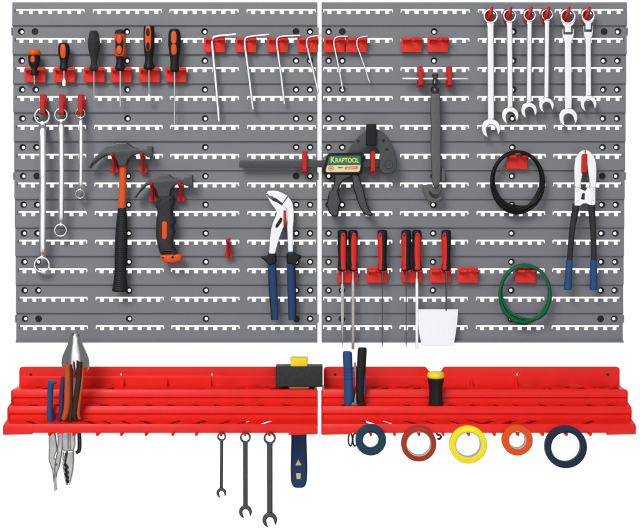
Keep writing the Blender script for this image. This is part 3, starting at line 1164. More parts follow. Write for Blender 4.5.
comb_wrench((245.4, 437.4), 5.4, 4.6, 4.6, (245.5, 511.6), 6.4, -16, WRENCHB, 'middle of the three black wrenches hanging under the left tray', G3, D3 + 9.5, 6, rin=.70)
comb_wrench((269.7, 438.0), 6.1, 5.6, 5.6, (269.8, 519.8), 7.3, -16, WRENCHB, 'largest of the three black wrenches hanging under the left tray', G3, D3 + 9.5, 6.5, rin=.70)

# ------------------------------------------------------------------ hammers
t = thing('claw_hammer', 'long claw hammer with dark head, orange shaft and black grip', 'hammer', P(120, 291, 27), 'claw hammers')
b = NB()
q = [(89.6, 168.2, .1), (95.0, 159.0), (100.6, 152.6), (108.4, 146.2), (118.6, 142.8), (127.7, 143.0), (133.8, 147.2), (141, 149.2), (147.2, 147.6), (148, 146.4), (153.1, 146.6), (153.4, 157.6), (148, 157.4), (145, 154.8), (139, 153.6), (133.2, 155.4), (128.4, 160.0), (126.6, 166),
     (119.2, 166), (117.6, 160.6), (113.5, 155.6), (106.4, 155.4), (99.3, 159.6)]
prism(b, rnd(q, .8), 16, 21, 1.6)
part(t, 'head', b, GUN)
b = NB()
lathe(b, 122.6, 26.5, [(162, 3.5), (180, 3.7), (208.6, 3.8)], 20, .75, smooth=False)
o = bmesh.new()
for v in b.verts:
    f = (v.co.z - P(0, 208, 26).z) / (P(0, 165, 26).z - P(0, 208, 26).z)
    v.co.x += (f - .5) * .0022
part(t, 'shaft', b, ORANGE)
b = NB()
lathe(b, 121.4, 26.5, [(207.8, 3.4), (208.6, 4.2), (215, 4.8), (224, 5.6), (236, 6.2), (252, 6.3), (268, 6.0), (278, 6.4), (286, 7.4), (290, 8.0), (291.4, 7.4), (291.8, 5)], 28, .75)
for v in b.verts:
    f = (v.co.z - P(0, 291, 26).z) / (P(0, 208, 26).z - P(0, 291, 26).z)
    v.co.x += (f - .65) * .0046
part(t, 'grip', b, RIBBED)

t = thing('claw_hammer', 'stubby claw hammer with fat black finger grip and orange end cap', 'hammer', P(171, 263, 27), 'claw hammers')
b = NB()
q = [(135.0, 197.6, .1), (140.6, 189.4), (145.4, 183.6), (152, 178.2), (161.2, 174.6), (169.4, 174.6), (174.5, 178.2), (181.5, 178.8), (187.2, 175.8), (193, 175.0), (193.4, 186.6), (187.6, 186.2), (181.5, 183.4), (175.4, 185), (171.2, 189.8), (169.8, 197), (159.0, 197), (156.8, 189.8), (151, 184.2), (146, 186)]
prism(b, rnd(q, .8), 16, 21, 1.6)
part(t, 'head', b, GUN)
b = NB()
q = [(158.6, 195.2), (173.8, 195.2), (175.0, 203.5), (172.8, 207.8), (173.4, 215), (176.4, 221.4), (173.2, 226.6), (175.6, 232), (173.2, 240), (174.6, 248), (178.6, 254.8), (160.8, 254.8), (158.0, 246), (156.3, 235.6), (156.6, 221), (158.0, 211), (155.4, 205.4)]
prism(b, rnd(q, 2.2), 13, 27, 8.0)
grip = part(t, 'grip', b, CHAR)
b = NB()
prism(b, rnd([(162, 221.4), (167, 221.4), (166.8, 239), (162, 239)], 2.4), 39.2, 1.6, .6)
part(grip, 'inlay', b, ORANGE)
b = NB()
prism(b, rnd([(160.4, 254.6, .8), (178.6, 253.6, .8), (183.2, 255.4, 2), (181.6, 261, 3), (172, 263.2, 4), (163.6, 261.8, 2.5)], 1), 14, 25, 5.0)
disc_y(b, 172.6, 257.2, [(38.9, 1.3), (39.4, 1.3)], 14, 1)
part(t, 'end_cap', b, [ORANGE, SCREWM])

# ------------------------------------------------------------------ slip-joint pliers
t = thing('slip_joint_pliers', 'white slip-joint pliers with navy handles hanging open', 'pliers', P(282, 320, 27), 'pliers')
b = NB()
q = [(265.5, 194.2, .6), (268.4, 190.8, .8), (276.1, 190.2, 3), (282.3, 192.6, 3), (288.0, 195.8, .3), (282.4, 203.6, .3), (279.0, 200.8), (275.4, 197.9), (274.2, 198.4), (272.6, 196.4), (269.8, 196.2), (267.6, 193.9)]
prism(b, rnd(q, .3), 21, 8, 1.0)
q = [(288.4, 196.4, .3), (292.8, 202.4, 4), (294.0, 210.2, 3), (293.8, 221.0, .5), (293.2, 227), (293.0, 254, 0), (288.2, 254, 0), (287.3, 232, 1), (286.4, 222), (284.6, 214), (280.5, 208), (283, 203.4, .3)]
prism(b, rnd(q, .6), 19, 7, 1.0)
part(t, 'jaw_arm', b, CHROME)
b = NB()
q = [(266.2, 195.2, .6), (268.4, 197.0), (271.2, 198.9), (273.2, 200.8), (276.6, 202.0), (281.8, 205.2, .5), (287.0, 208.4, 2), (287.2, 218, 3), (283.4, 227.6, 2), (279, 239), (274.8, 254.6, 0), (268.8, 254.6, 0), (270.2, 233, 5), (272.2, 223.7, 4), (277.4, 212.6, 4), (270.2, 202.4, 2)]
prism(b, rnd(q, .4), 25, 7, 1.0)
prism(b, rnd([(275.4, 225.4), (280.4, 217.2), (282.4, 218.4), (282.2, 221.2), (277.6, 228.0), (275.2, 227.6)], .8), 31.6, 1.2, .3, mi=1)
part(t, 'jaw_arm', b, [CHROME, SCREWM])
for side in (0, 1):
    b = NB()
    if side == 0:
        pts = [(271.6, 252), (272.0, 262), (273.0, 285), (274.4, 305), (275.2, 320)]
        w_ = [3.4, 4.2, 4.2, 3.9, 3.3]
        gq = [(260.6, 257.0, .5), (268, 255.0, 1), (269, 253.2, .6), (276, 253.4, .6), (277.0, 262.0, 1), (270, 265.6, 2), (266.4, 262, 2)]
    else:
        pts = [(291.0, 252), (290.8, 262), (291.4, 285), (292.0, 305), (292.0, 320)]
        w_ = [3.2, 4.0, 4.2, 4.0, 3.6]
        gq = [(286.4, 253.2, .6), (294, 253.0, .6), (302.6, 256.0, .5), (297.2, 262, 2), (295, 265, 2), (286.6, 262.6, 1)]
    ps = spline([(a, c, w0) for (a, c), w0 in zip(pts, w_)], 5)
    tube(b, [P(a, c, 26) for a, c, _ in ps], [k * sc(26) for _, _, k in ps], 20, flat=(Vector((0, 1, 0)), .75))
    h = part(t, 'handle', b, BLUE)
    b = NB()
    prism(b, rnd(gq, 1), 18, 17, 3.0)
    part(h, 'guard', b, BLACK)
    b = NB()
    ps2 = [(a - k * .84, c, 1.2 * min(1, .5 + i * .1)) for i, (a, c, k) in enumerate(ps[6:])]
    if side == 1:
        ps2 = [(a + k * .84, c, 1.2) for (a, c, k) in ps[6:]]
    tube(b, [P(a, c, 27) for a, c, _ in ps2], [k * sc(26) for _, _, k in ps2], 10)
    part(h, 'rim', b, BLACK)

# ------------------------------------------------------------------ bar clamp
t = thing('bar_clamp', 'black one-handed bar clamp with green and cream label', 'clamp', P(345, 216, 25))
b = NB()
prism(b, [(239.4, 160.3), (386, 160.3), (386, 167.4), (239.4, 167.4)], 19, 6, .8)
for k in range(24):
    pass
part(t, 'rail', b, GUN)
b = NB()
outer = [(345.5, 155.4), (348.6, 149.6), (353, 142.8), (358.6, 136.4), (366.3, 130.8), (372, 128.8), (378, 129.4), (384, 133), (389.8, 139.9), (394.0, 149.5), (396.8, 160.8), (396.8, 168), (392, 173.6), (382.5, 173.6), (379, 168), (379.8, 160.8), (380.2, 153.8), (377.4, 148.4), (371.5, 146.4), (365, 147.4), (361.0, 150.6), (358.2, 155.4)]
prism(b, rnd(outer, 2.0), 24, 11, 1.8)
jaw = part(t, 'arched_jaw', b, CLAMPM)
for rx, ry_, r_ in ((358.2, 141.2, 1.2), (383.5, 140.6, 1.2), (386.8, 149.6, 1.1)):
    b = NB()
    disc_y(b, rx, ry_, [(33.5, r_ * 1.3), (35.1, r_ * 1.3), (35.3, r_)], 16)
    part(jaw, 'rivet', b, SCREWM)  # dimples, not rivets: dark discs paint the shade of small recesses
b = NB()
disc_y(b, 388.1, 163.9, [(34, 4.6), (36.6, 4.6), (37.0, 4.2), (35.8, 3.2), (35.8, 2.2), (37.4, 2.0), (37.6, 1.2)], 28)
part(jaw, 'rivet', b, CLAMPM)
b = NB()
prism(b, rnd([(366.2, 124.2), (376.4, 124.2), (376.2, 145.6), (365.8, 145.6)], 1.2), 18, 24, 2.0)
part(t, 'jaw_pad', b, BLACKG)
b = NB()
prism(b, rnd([(327.4, 153.4, 3), (364.0, 152.8, 3), (362.0, 174.4, 3.4), (322.6, 174.4, 3)], 3), 13, 30, 2.0)
hs = part(t, 'housing', b, BLACKG)
b = NB()
prism(b, rnd([(329.2, 156.0, 2), (361.0, 155.4, 2), (360.5, 164.7, .1), (327.2, 165.2, .1)], 2), 42.8, .8, .1)
lab = part(hs, 'label_band', b, LABELG, 'green band of the label')
b = NB()
prism(b, rnd([(327.1, 165.4, .1), (360.5, 164.9, .1), (359.6, 171.8, 2), (325.4, 172.1, 2)], 2), 42.8, .8, .1)
lab2 = part(hs, 'label_band', b, LABELY, 'cream band of the label')


def text_bm(body, px, py, h_px, d, w_px=None, shear=0.0):
    cu = bpy.data.curves.new('tmp', 'FONT')
    cu.body = body
    cu.size = 1
    cu.extrude = .02
    cu.offset = .018
    cu.align_x = 'CENTER'
    cu.shear = shear
    ob = bpy.data.objects.new('tmp', cu)
    COL.objects.link(ob)
    dg = bpy.context.evaluated_depsgraph_get()
    me = bpy.data.meshes.new_from_object(ob.evaluated_get(dg))
    o = bmesh.new()
    o.from_mesh(me)
    bpy.data.objects.remove(ob)
    bpy.data.curves.remove(cu)
    bpy.data.meshes.remove(me)
    xs = [v.co.x for v in o.verts]
    wx = max(xs) - min(xs)
    s = sc(d)
    ky = h_px * s / .70
    kx_ = (w_px * s / wx) if w_px else ky
    c = P(px, py, d)
    for v in o.verts:
        x, y, z = v.co
        v.co = (c.x + x * kx_, c.y - z * .012, c.z + y * ky)
    return o


b = NB()
merge(b, text_bm('K', 332.6, 162.6, 5.8, 43.75, 4.4))
merge(b, text_bm('RAPTOOL', 347.0, 162.5, 4.5, 43.75, 23.4))
part(lab, 'lettering', b, LABELT, 'gold lettering on green')
b = NB()
prism(b, circ(331.0, 168.2, 3.1, 24, 2.2), 43.65, .3, 0, [circ(331.0, 168.2, 2.6, 24, 1.7)])
prism(b, rnd([(329.2, 168.0), (331.6, 167.2), (332.8, 167.9), (332.4, 168.8), (330.0, 169.2)], .3), 43.65, .3, 0)
prism(b, rnd([(345.4, 166.7), (358.0, 166.2), (357.2, 169.0), (344.4, 169.4)], .6), 43.65, .3, 0, [[(347.0, 167.5), (356.2, 167.1), (355.8, 168.2), (346.4, 168.6)]])
prism(b, [(337.8, 167.3), (342.8, 167.2), (342.6, 168.1), (337.6, 168.2)], 43.65, .3, 0, mi=1)
part(lab2, 'printed_mark', b, [LABELR, SCREWM])
b = NB()
q = [(333.6, 173.6, 0), (353, 173.6, 0), (350.6, 177.4, 1), (344.4, 179.6, 3), (340.2, 185), (338.2, 191.6, 2), (339.2, 196.2, 1), (341.0, 200.4), (338.9, 208), (338.4, 216.4, 2), (333.0, 216.8, 3), (328.2, 211.8, 3), (326.8, 204.6, 4), (328.4, 193.9, 3), (333.0, 188.3, 3), (334.6, 179)]
prism(b, rnd(q, 1.5), 17, 21, 2.2)
gp_ = part(t, 'grip', b, BLACKG)
b = NB()
prism(b, rnd(q, 1.5), 30, 9.4, 1.6, inset=1.7)
part(gp_, 'inlay', b, CLAMPM)
b = NB()
q = [(351.2, 173.6, 0), (358.4, 173.6, 0), (360, 180), (363.6, 188.3, 4), (365.2, 198, 4), (368.6, 208.6, 4), (373.0, 214.8, 1.4), (368.6, 216.2, 1.5), (363.3, 213.8, 3), (358.4, 204.2, 5), (353.6, 189, 5)]
prism(b, rnd(q, 2), 19, 17, 2.2)
tl_ = part(t, 'trigger_lever', b, BLACKG)
b = NB()
prism(b, rnd(q, 2), 30, 7.4, 1.6, inset=1.5)
part(tl_, 'inlay', b, CLAMPM)

# ------------------------------------------------------------------ T-handle basin wrench
t = thing('basin_wrench', 'grey T-handle basin wrench with hooked jaw, hung by its cross bar', 'wrench', P(434, 203, 24))
b = NB()
tube(b, [P(402.4, 78.8, 24), P(403.4, 78.8, 24), P(467, 78.8, 24), P(468.2, 78.8, 24)], [.0016, .0024, .0024, .0016], 14)
part(t, 'cross_bar', b, SATIN)
b = NB()
lathe(b, 435.2, 24, [(73.6, 2.6), (74.4, 3.2), (77, 2.6), (81, 2.7), (83.6, 3.3), (84.6, 2.6), (86, 1.7), (87, 2.2), (89, 3.6), (91.4, 4.0), (93.4, 3.2), (95, 2.4)], 18)
part(t, 'swivel', b, GUN)
b = NB()
q = [(430.8, 93.4, 1), (439.8, 93.4, 1), (440.4, 120), (440.6, 174), (440.0, 181, 1), (437.4, 188.8, 1.5), (434.6, 188.8, 1.5), (431.8, 181, 1), (431.4, 168, 6), (430.4, 148, 8), (431.4, 130, 8), (430.4, 112, 6)]
prism(b, rnd(q, 3), 17, 13, 2.0)
part(t, 'shaft', b, OLIVE)
b = NB()
prism(b, rnd([(441.0, 166.2), (443.4, 168), (445.2, 171), (445.2, 181.6), (441.2, 182.4)], 1), 18, 9, 1.5)
part(t, 'side_lever', b, OLIVE)
b = NB()
q = [(422.4, 185.2), (430.6, 184.2), (433.6, 187.2), (437.2, 187.6), (440.9, 184.2), (441.2, 190.2), (438.2, 194.6), (433.2, 195.0), (428.9, 190.8), (428.8, 194.0), (431.8, 197.2), (436.4, 198.8), (441.2, 196.2), (444.0, 197.2), (438.8, 201.4), (432.4, 203.4), (426.6, 199.6), (423.2, 192.2)]
prism(b, rnd(q, .9), 19, 9, 1.2)
hj = part(t, 'hook_jaw', b, OLIVE)
b = NB()
disc_y(b, 435.8, 186.6, [(29, 1.7), (31.2, 1.7), (31.5, 1.2)], 18)
part(hj, 'rivet', b, GUN)

# ------------------------------------------------------------------ cable coils
def coil(cx, cy, m, label, loops, r, at, tie=None):
    b = NB()
    pts = []
    n = 56
    for i, (ox, oy, rx, ry_, dd) in enumerate(loops):
        nx = loops[(i + 1) % len(loops)]
        for k in range(n):
            f = k / n
            g = max(0, (f - .8) / .2) 
            g = g * g * (3 - 2 * g)
            A = [a * (1 - g) + c * g for a, c in zip((ox, oy, rx, ry_, dd), nx)]
            an = math.pi / 2 + 2 * math.pi * f + .25
            pts.append(P(cx + A[0] + A[2] * math.cos(an), cy + A[1] + A[3] * math.sin(an) * (1 + .015 * math.sin(2 * an + i)), A[4]))
    tube(b, pts, r * sc(24), 12, closed=True)
    t = single('cable_coil', b, m, label, 'cable coil', at, 'cable coils on red holders')
    return t


coil(517.2, 181.6, BLACKW, 'coil of black cable hung over a red holder', [(0, .6, 26.0, 30.8, 22), (-.3, -1.4, 24.6, 28.4, 26), (.2, .0, 25.6, 29.6, 29), (0, -2.4, 23.6, 27.0, 25), (.5, .9, 26.3, 30.6, 26)], 1.3, P(517, 214, 24))
coil(525.0, 293.6, GREENW, 'coil of green cable hung over a red holder', [(0, .8, 25.4, 29.8, 22), (.3, -1.8, 23.8, 26.6, 25), (-.2, .4, 25.0, 28.6, 29), (.4, -.6, 24.4, 27.6, 22)], 1.4, P(525, 325, 24))

# ------------------------------------------------------------------ bolt cutter
t = thing('bolt_cutter', 'bolt cutter with white jaws, black arms and blue grips', 'bolt cutter', P(581, 289, 27))
for s_ in (-1, 1):
    b = NB()
    c = 585.0

    def mxp(q):
        return [(c + s_ * a, y_) + tuple(e) for a, y_, *e in q]
    q = mxp([(.25, 149.6, .6), (3.2, 150.2, 2), (6.6, 153.4, 3), (10.4, 159.4, 4), (11.4, 168, 3), (11.0, 184, 1), (10.2, 188, 1), (3.9, 188, 1), (4.6, 184, 1), (2.7, 173.2, 1), (1.6, 164, 1), (.25, 157, .2)])
    prism(b, rnd(q, .5), 28, 9, 1.2)
    part(t, 'cutting_jaw', b, CHROME)
b = NB()
q = [(574.2, 187.4, 1), (579, 187.6, .5), (582.4, 190.0, 2), (585, 190.8), (588.2, 187.6, .4), (595.2, 186.8, 1), (595.2, 203.8, 1), (594, 205.4, .5), (589, 205.2, .5), (586.4, 203.4, 1.5), (582.6, 203.6, 1.5), (580, 205.8, .5), (574.0, 205.8, 1)]
prism(b, rnd(q, .5), 26, 8, 1.0, [rnd([(580.8, 199.0, .4), (582.2, 193.4, 1.2), (584.3, 193.0, .8), (584.3, 199.8, .4)], .4)])
part(t, 'link_plate', b, CHROME)
for x, y, r in ((592.0, 201.4, 1.9), (577.4, 201.4, 1.7), (577.4, 190.6, 1.6), (592.2, 190.4, 1.6)):
    b = NB()
    disc_y(b, x, y, [(33.8, r), (35.0, r), (35.2, r * .8), (34.7, r * .55), (35.4, r * .4)], 18)
    part(t, 'rivet', b, SATIN)
for s_ in (-1, 1):
    if s_ < 0:
        ps = [(576.0, 203.6, 3.5), (575.2, 212, 3.4), (572.4, 228, 3.0), (570.8, 245, 2.9), (569.6, 261, 2.9)]
        gp = [(569.4, 260, 3.4), (568.8, 270, 3.5), (568.2, 280, 3.6), (567.9, 286, 4.0), (567.8, 289.4, 3.9)]
    else:
        ps = [(591.6, 203.6, 3.5), (591.8, 212, 3.4), (593.0, 228, 3.0), (593.6, 245, 2.9), (593.8, 261, 2.9)]
        gp = [(593.6, 260, 3.4), (593.6, 270, 3.5), (593.6, 280, 3.6), (593.6, 286, 4.0), (593.5, 289.4, 3.9)]
    b = NB()
    pp = spline(ps, 5)
    tube(b, [P(a, c_, 28) for a, c_, _ in pp], [k * sc(28) for _, _, k in pp], 18, flat=(Vector((0, 1, 0)), .85))
    h = part(t, 'arm', b, CHAR)
    b = NB()
    pp = spline(gp, 5)
    pp += [(pp[-1][0], pp[-1][1] + .5, pp[-1][2] * .8)]
    tube(b, [P(a, c_, 28) for a, c_, _ in pp], [k * sc(28) for _, _, k in pp], 18, flat=(Vector((0, 1, 0)), .9))
    part(h, 'grip', b, BLUEP)

# ------------------------------------------------------------------ files and scraper
FP = [(229.8, 2.6), (230.6, 4.2), (233, 4.9), (240, 4.8), (250, 4.4), (259, 4.1), (264, 4.4), (268.4, 4.8), (270.4, 4.0), (271.4, 2.4)]
G4 = 'red and black handled files above the right tray'


def filetool(cx, xo, hw, label, blade, r, y1, w0=0, kind='file'):
    t = thing(kind, label, kind, P(cx, y1, 24), G4 if kind == 'file' else None)
    b = NB()
    lathe(b, cx, 24, FP, 24)
    h = part(t, 'handle', b, BLACK)
    b = NB()
    patch(b, cx, 24, FP, 249.6, 17.0, hw, xo, 1.0, .3, .6)
    part(h, 'inlay', b, REDG)
    b = NB()
    disc_y(b, cx + xo * .8, 235.4, [(24 + 4.4 * 2, .75), (24 + 5.25 * 2, .75)], 12)
    part(h, 'hanging_hole', b, SCREWM)
    b = NB()
    patch(b, cx, 24, FP, 267.4, 2.4, hw * .9, xo, 1.0, .35, .8)
    part(h, 'inlay', b, REDG)
    b = NB()
    if blade == 'rod':
        lathe(b, cx, 24, [(270.6, .95), (276, .9), (282, r), (y1 - 4, r * .9), (y1, r * .5)], 12, smooth=False)
        part(t, 'blade', b, DSTEEL)
    elif blade == 'taper':
        lathe(b, cx, 24, [(270.6, .9), (284, .95)], 12, smooth=False)
        part(t, 'tang', b, CHROME)
        b = NB()
        prism(b, [(cx - .9, 283.6), (cx + .9, 283.6), (cx + w0, 288), (cx + w0, 316), (cx + w0 * .55, 332), (cx + .25, y1), (cx - .25, y1), (cx - w0 * .55, 332), (cx - w0, 316), (cx - w0, 288)], 22, 4, .8)
        part(t, 'blade', b, FILEM)
    elif blade == 'flat':
        lathe(b, cx, 24, [(270.6, .9), (279, .95)], 12, smooth=False)
        part(t, 'tang', b, CHROME)
        b = NB()
        prism(b, [(cx - .9, 278.6), (cx + .9, 278.6), (cx + w0, 284), (cx + w0 * .98, y1), (cx - w0 * .98, y1), (cx - w0, 284)], 22, 4, .5)
        part(t, 'blade', b, FILEM if r else SATIN)
    return t


filetool(342.4, .9, 2.6, 'leftmost file, red inlay facing front, blade tapering to a point', 'taper', 1, 347.2, 1.55)
filetool(353.0, .9, 2.6, 'flat parallel file with red inlay facing front, second from the left', 'flat', 1, 349.2, 1.45)
filetool(382.4, -2.5, 2.0, 'lone thin round file in the holder with an empty half', 'rod', .62, 347.4)
filetool(406.2, -2.4, 2.0, 'thin round file whose black side faces its flat neighbour', 'rod', .58, 347.2)
filetool(416.8, .6, 2.9, 'bright flat file with red face, left of the white-bladed scraper', 'flat', 0, 349, 1.45)
sp = filetool(446.2, -2.2, 2.2, 'scraper with red and black handle and broad white blade', 'none', 0, 346.5, 0, 'scraper')
b = NB()
lathe(b, 446.2, 24, [(270.6, .95), (310.5, .9)], 12, smooth=False)
part(sp, 'shaft', b, DSTEEL)
b = NB()
prism(b, rnd([(417.2, 309.2, .6), (458.3, 309.2, .6), (457.4, 322), (456.0, 332), (453.6, 345.6, .5), (421.6, 345.6, .5), (419.2, 334), (417.8, 322)], 2), 22.5, 2.2, .4)
part(sp, 'blade', b, CHROME)

# ------------------------------------------------------------------ mallet on the left tray
md = 36
t = thing('mallet', 'mallet with square black head, yellow top and dark blue handle', 'mallet', P(299, 486, md))
b = NB()
prism(b, rnd([(276.0, 365.4), (322.6, 365.4), (322.6, 385.4), (276.0, 385.4)], .9), md - 20, 44, 2.2)
hd = part(t, 'head', b, CHAR)
b = NB()
prism(b, rnd([(290.2, 357.2, 1.2), (308.0, 357.2, 1.2), (307.4, 361), (307.6, 366.0, 0), (290.6, 366.0, 0), (290.8, 361)], .8), md - 13, 30, 2.5)
part(hd, 'wedge_cap', b, YELLOW)
b = NB()
prism(b, rnd([(288, 385.2, 0), (310, 385.2, 0), (308, 387.6, 1), (290, 387.6, 1)], 0), md - 14, 30, 1.0)
part(t, 'collar', b, YELLOW)
b = NB()
q = [(290.6, 387.2, 0), (306.8, 387.2, 0), (306.6, 440, 3), (307.4, 470, 3), (306.8, 482, 3), (304.0, 487.0, 3), (294, 487.0, 3), (291.2, 482, 3), (290.6, 470, 3), (291.4, 440, 3)]
prism(b, rnd(q, 2), md - 12, 26, 5.5)
hn = part(t, 'handle', b, BLUE)
b = NB()
prism(b, rnd([(298.2, 459.4), (301.6, 465.2), (295.4, 465.4)], .4), md + 13.9, .9, .2)
prism(b, rnd([(296.2, 473.2), (300.8, 473.2), (300.4, 479.0), (296.6, 479.0)], .8), md + 13.9, .9, .2)
part(hn, 'printed_mark', b, LABELY)

# ------------------------------------------------------------------ tools standing in the left tray
dm = 108
t = thing('needle_nose_pliers', 'blue-handled needle-nose pliers standing jaws down in the left tray', 'pliers', P(55, 490, dm), 'pliers')
b = NB()
ps = spline([(51.2, 380.2, 2.6), (50.8, 384, 3.1), (50.2, 395, 3.0), (49.8, 408, 3.0), (50.0, 416, 3.2), (50.4, 421.5, 3.1), (50.8, 429, 2.2)], 5)
tube(b, [P(a, c_, dm) for a, c_, _ in ps], [k * sc(dm) for _, _, k in ps], 16)
ps = spline([(51.4, 381.8, 1.7), (53.8, 382.6, 1.9), (56.2, 382.0, 1.4)], 4)
tube(b, [P(a, c_, dm + 2) for a, c_, _ in ps], [k * sc(dm) for _, _, k in ps], 10)
ps = spline([(50, 411.6, 1.4), (47.6, 412.4, 1.5), (46.6, 412.8, 1.0)], 4)
tube(b, [P(a, c_, dm + 2) for a, c_, _ in ps], [k * sc(dm) for _, _, k in ps], 10)
part(t, 'handle', b, BLUEP)
b = NB()
ps = spline([(63.4, 376.5, 1.6), (62.6, 381, 2.2), (61.6, 395, 2.4), (61.0, 410, 2.4), (59.4, 419, 2.4), (58.6, 429, 2.0)], 5)
tube(b, [P(a, c_, dm) for a, c_, _ in ps], [k * sc(dm) for _, _, k in ps], 16)
part(t, 'handle', b, PURPLE, 'indigo handle beside the orange grip')
b = NB()
q = [(48.8, 432, 0), (55.4, 432, 0), (57.4, 446), (57.8, 450, 1), (54.2, 456.4, 2), (55.6, 460), (57.2, 462.2), (58.8, 466), (57.6, 470, 2), (55.6, 472.6, 2), (55.4, 480), (55.5, 490.2, .5), (54.3, 490.6, .4), (53.4, 480), (52.6, 471), (50.8, 465.4, 2), (48.6, 459.6, 2), (48.9, 446)]
prism(b, rnd(q, .8), dm - 4, 8, 2.6)
part(t, 'jaw', b, STEEL)
b = NB()
q = [(57.6, 432, 0), (64.0, 432, 0), (63.0, 446, 2), (61.6, 458, 2), (59.8, 467, 2), (57.6, 472, 2), (56.2, 480), (55.9, 490.6, .3), (55.2, 490.6, .3), (54.8, 478), (54.6, 468, 2), (55.2, 460.2, 1.2), (57.2, 452, 2), (57.8, 442)]
prism(b, rnd(q, .8), dm - 2, 8, 2.6)
disc_y(b, 56.2, 464.3, [(dm + 4, 1.5), (dm + 6.6, 1.5), (dm + 6.8, 1.1)], 16, 1)
part(t, 'jaw', b, [STEEL, DSTEEL])

dp = 114
t = thing('combination_pliers', 'combination pliers with orange and brown grips and toothed jaws, in the left tray', 'pliers', P(67, 485, dp), 'pliers')
b = NB()
ps = spline([(67.6, 364.2, 2.4), (67.6, 366, 3.1), (67.8, 380, 3.2), (67.8, 395, 3.3), (67.0, 408, 3.3), (64.8, 416, 2.9), (63.4, 419.4, 2.2)], 5)
tube(b, [P(a, c_, dp) for a, c_, _ in ps], [k * sc(dp) for _, _, k in ps], 18)
h1_ = part(t, 'handle', b, ORANGED)
b = NB()
ps = spline([(71.2, 364.6, 1.2), (71.6, 380, 1.5), (71.6, 398, 1.5), (71.4, 410, 1.9), (70.4, 417, 2.4), (69.4, 429, 2.0)], 5)
tube(b, [P(a, c_, dp - 2) for a, c_, _ in ps], [k * sc(dp) for _, _, k in ps], 12)
part(h1_, 'inner_rim', b, BROWN)
b = NB()
ps = spline([(80.2, 361.8, 2.2), (80.0, 364, 3.1), (79.0, 378, 3.2), (77.2, 394, 3.2), (75.6, 406, 3.1), (74.4, 414, 2.6), (75.2, 419.4, 2.0)], 5)
tube(b, [P(a, c_, dp) for a, c_, _ in ps], [k * sc(dp) for _, _, k in ps], 18)
h2_ = part(t, 'handle', b, BROWN)
b = NB()
ps = spline([(83.4, 363.4, 1.0), (82.6, 378, 1.3), (80.6, 394, 1.5), (79.0, 406, 1.7), (78.4, 414, 1.7), (79.8, 419, 1.4)], 5)
tube(b, [P(a, c_, dp + 1) for a, c_, _ in ps], [k * sc(dp) for _, _, k in ps], 12)
part(h2_, 'outer_rim', b, ORANGED)
b = NB()
prism(b, rnd([(62.6, 428, 0), (75.6, 428, 0), (75.2, 446, 2), (74.0, 450, 1), (63.2, 450.2, 1), (62.4, 444)], .6), dp - 8, 12, 2)
tube(b, [P(69.2, 430, dp + 3), P(69.2, 448.6, dp + 3)], .0030, 10)
part(t, 'pivot_block', b, STEEL)
b = NB()
q = [(67.8, 450.6, .3), (74.0, 450.2, 1), (74.2, 460), (73.4, 470), (72.0, 477), (70.4, 483.4, 1), (68.8, 484.6, .8), (70.0, 481), (68.0, 479.6), (69.2, 476.6), (67.4, 474.6), (68.8, 471.6), (67.0, 469.4), (68.6, 466.8), (67.0, 464.2), (65.6, 463.0)]
prism(b, rnd(q, .35), dp - 8, 11, 2.2)
part(t, 'jaw', b, STEEL)
b = NB()
q = [(63.2, 450.6, 1), (67.4, 450.6, .3), (65.2, 461.6, .5), (64.6, 464.6), (66.2, 466.6), (65.0, 469.4), (66.6, 472), (65.6, 475), (67.2, 477.6), (66.4, 480.4), (68.0, 482.6), (68.0, 485.0, .8), (66.2, 484.6, 1), (65.0, 478), (63.4, 469), (62.4, 461.8, 1), (64.0, 462.4, .5), (62.8, 458)]
prism(b, rnd(q, .35), dp - 8, 11, 2.2)
part(t, 'jaw', b, STEEL)

b = NB()
prism(b, rnd([(63.4, 452), (71, 452), (72, 466), (70.0, 482.6), (67.2, 483.4), (64.6, 470)], 1), dp - 7, 4, .5)
part(t, 'mouth_shade', b, SCREWM)  # dark sheet added behind the teeth to paint the shade in the gap

# trowel behind the pliers, tip up
dt = 70
t = thing('trowel', 'pointed polished trowel blade standing tip up behind the orange-gripped pliers', 'trowel', P(78, 452, dt))
b = NB()
wl = [(331.6, .6), (333.2, 3.2), (336, 5.4), (340, 6.6), (344, 7.4), (350, 10.2), (356, 12.8), (361, 13.8), (365, 13.8), (369, 12.6), (373, 9.8), (376.4, 6.0), (379.0, 2.6)]
pr = spline(wl, 4)
NS = 20
front_, back_ = [], []
cxs = 75.6
for y, hw in pr:
    fr, bk = [], []
    for k in range(NS + 1):
        a = -1 + 2 * k / NS
        cxx = 75.2 + 1.0 * (y - 332) / 45
        x = cxx + hw * (.35 * a + .65 * math.sin(a * math.pi / 2))
        bul = hw * 2 * .52 * (.5 + .5 * math.cos(a * math.pi)) ** .9
        dd = dt + bul + 4 - 0.018 * (y - 356) ** 2 * .35
        p_ = P(x, y, dt)
        fr.append(b.verts.new((p_.x, -dd / 1000, p_.z)))
        bk.append(b.verts.new((p_.x, -(dd - 2.2) / 1000, p_.z)))
    front_.append(fr)
    back_.append(bk)
for A, B in zip(front_, front_[1:]):
    for k in range(NS):
        b.faces.new([A[k], A[k + 1], B[k + 1], B[k]])
for A, B in zip(back_, back_[1:]):
    for k in range(NS):
        b.faces.new([A[k + 1], A[k], B[k], B[k + 1]])
for i in range(len(pr) - 1):
    b.faces.new([front_[i][0], front_[i + 1][0], back_[i + 1][0], back_[i][0]])
    b.faces.new([front_[i][-1], back_[i][-1], back_[i + 1][-1], front_[i + 1][-1]])
b.faces.new(front_[0] + list(reversed(back_[0])))
b.faces.new(list(reversed(front_[-1])) + back_[-1])
part(t, 'blade', b, MIRROR, sharp=50)
b = NB()
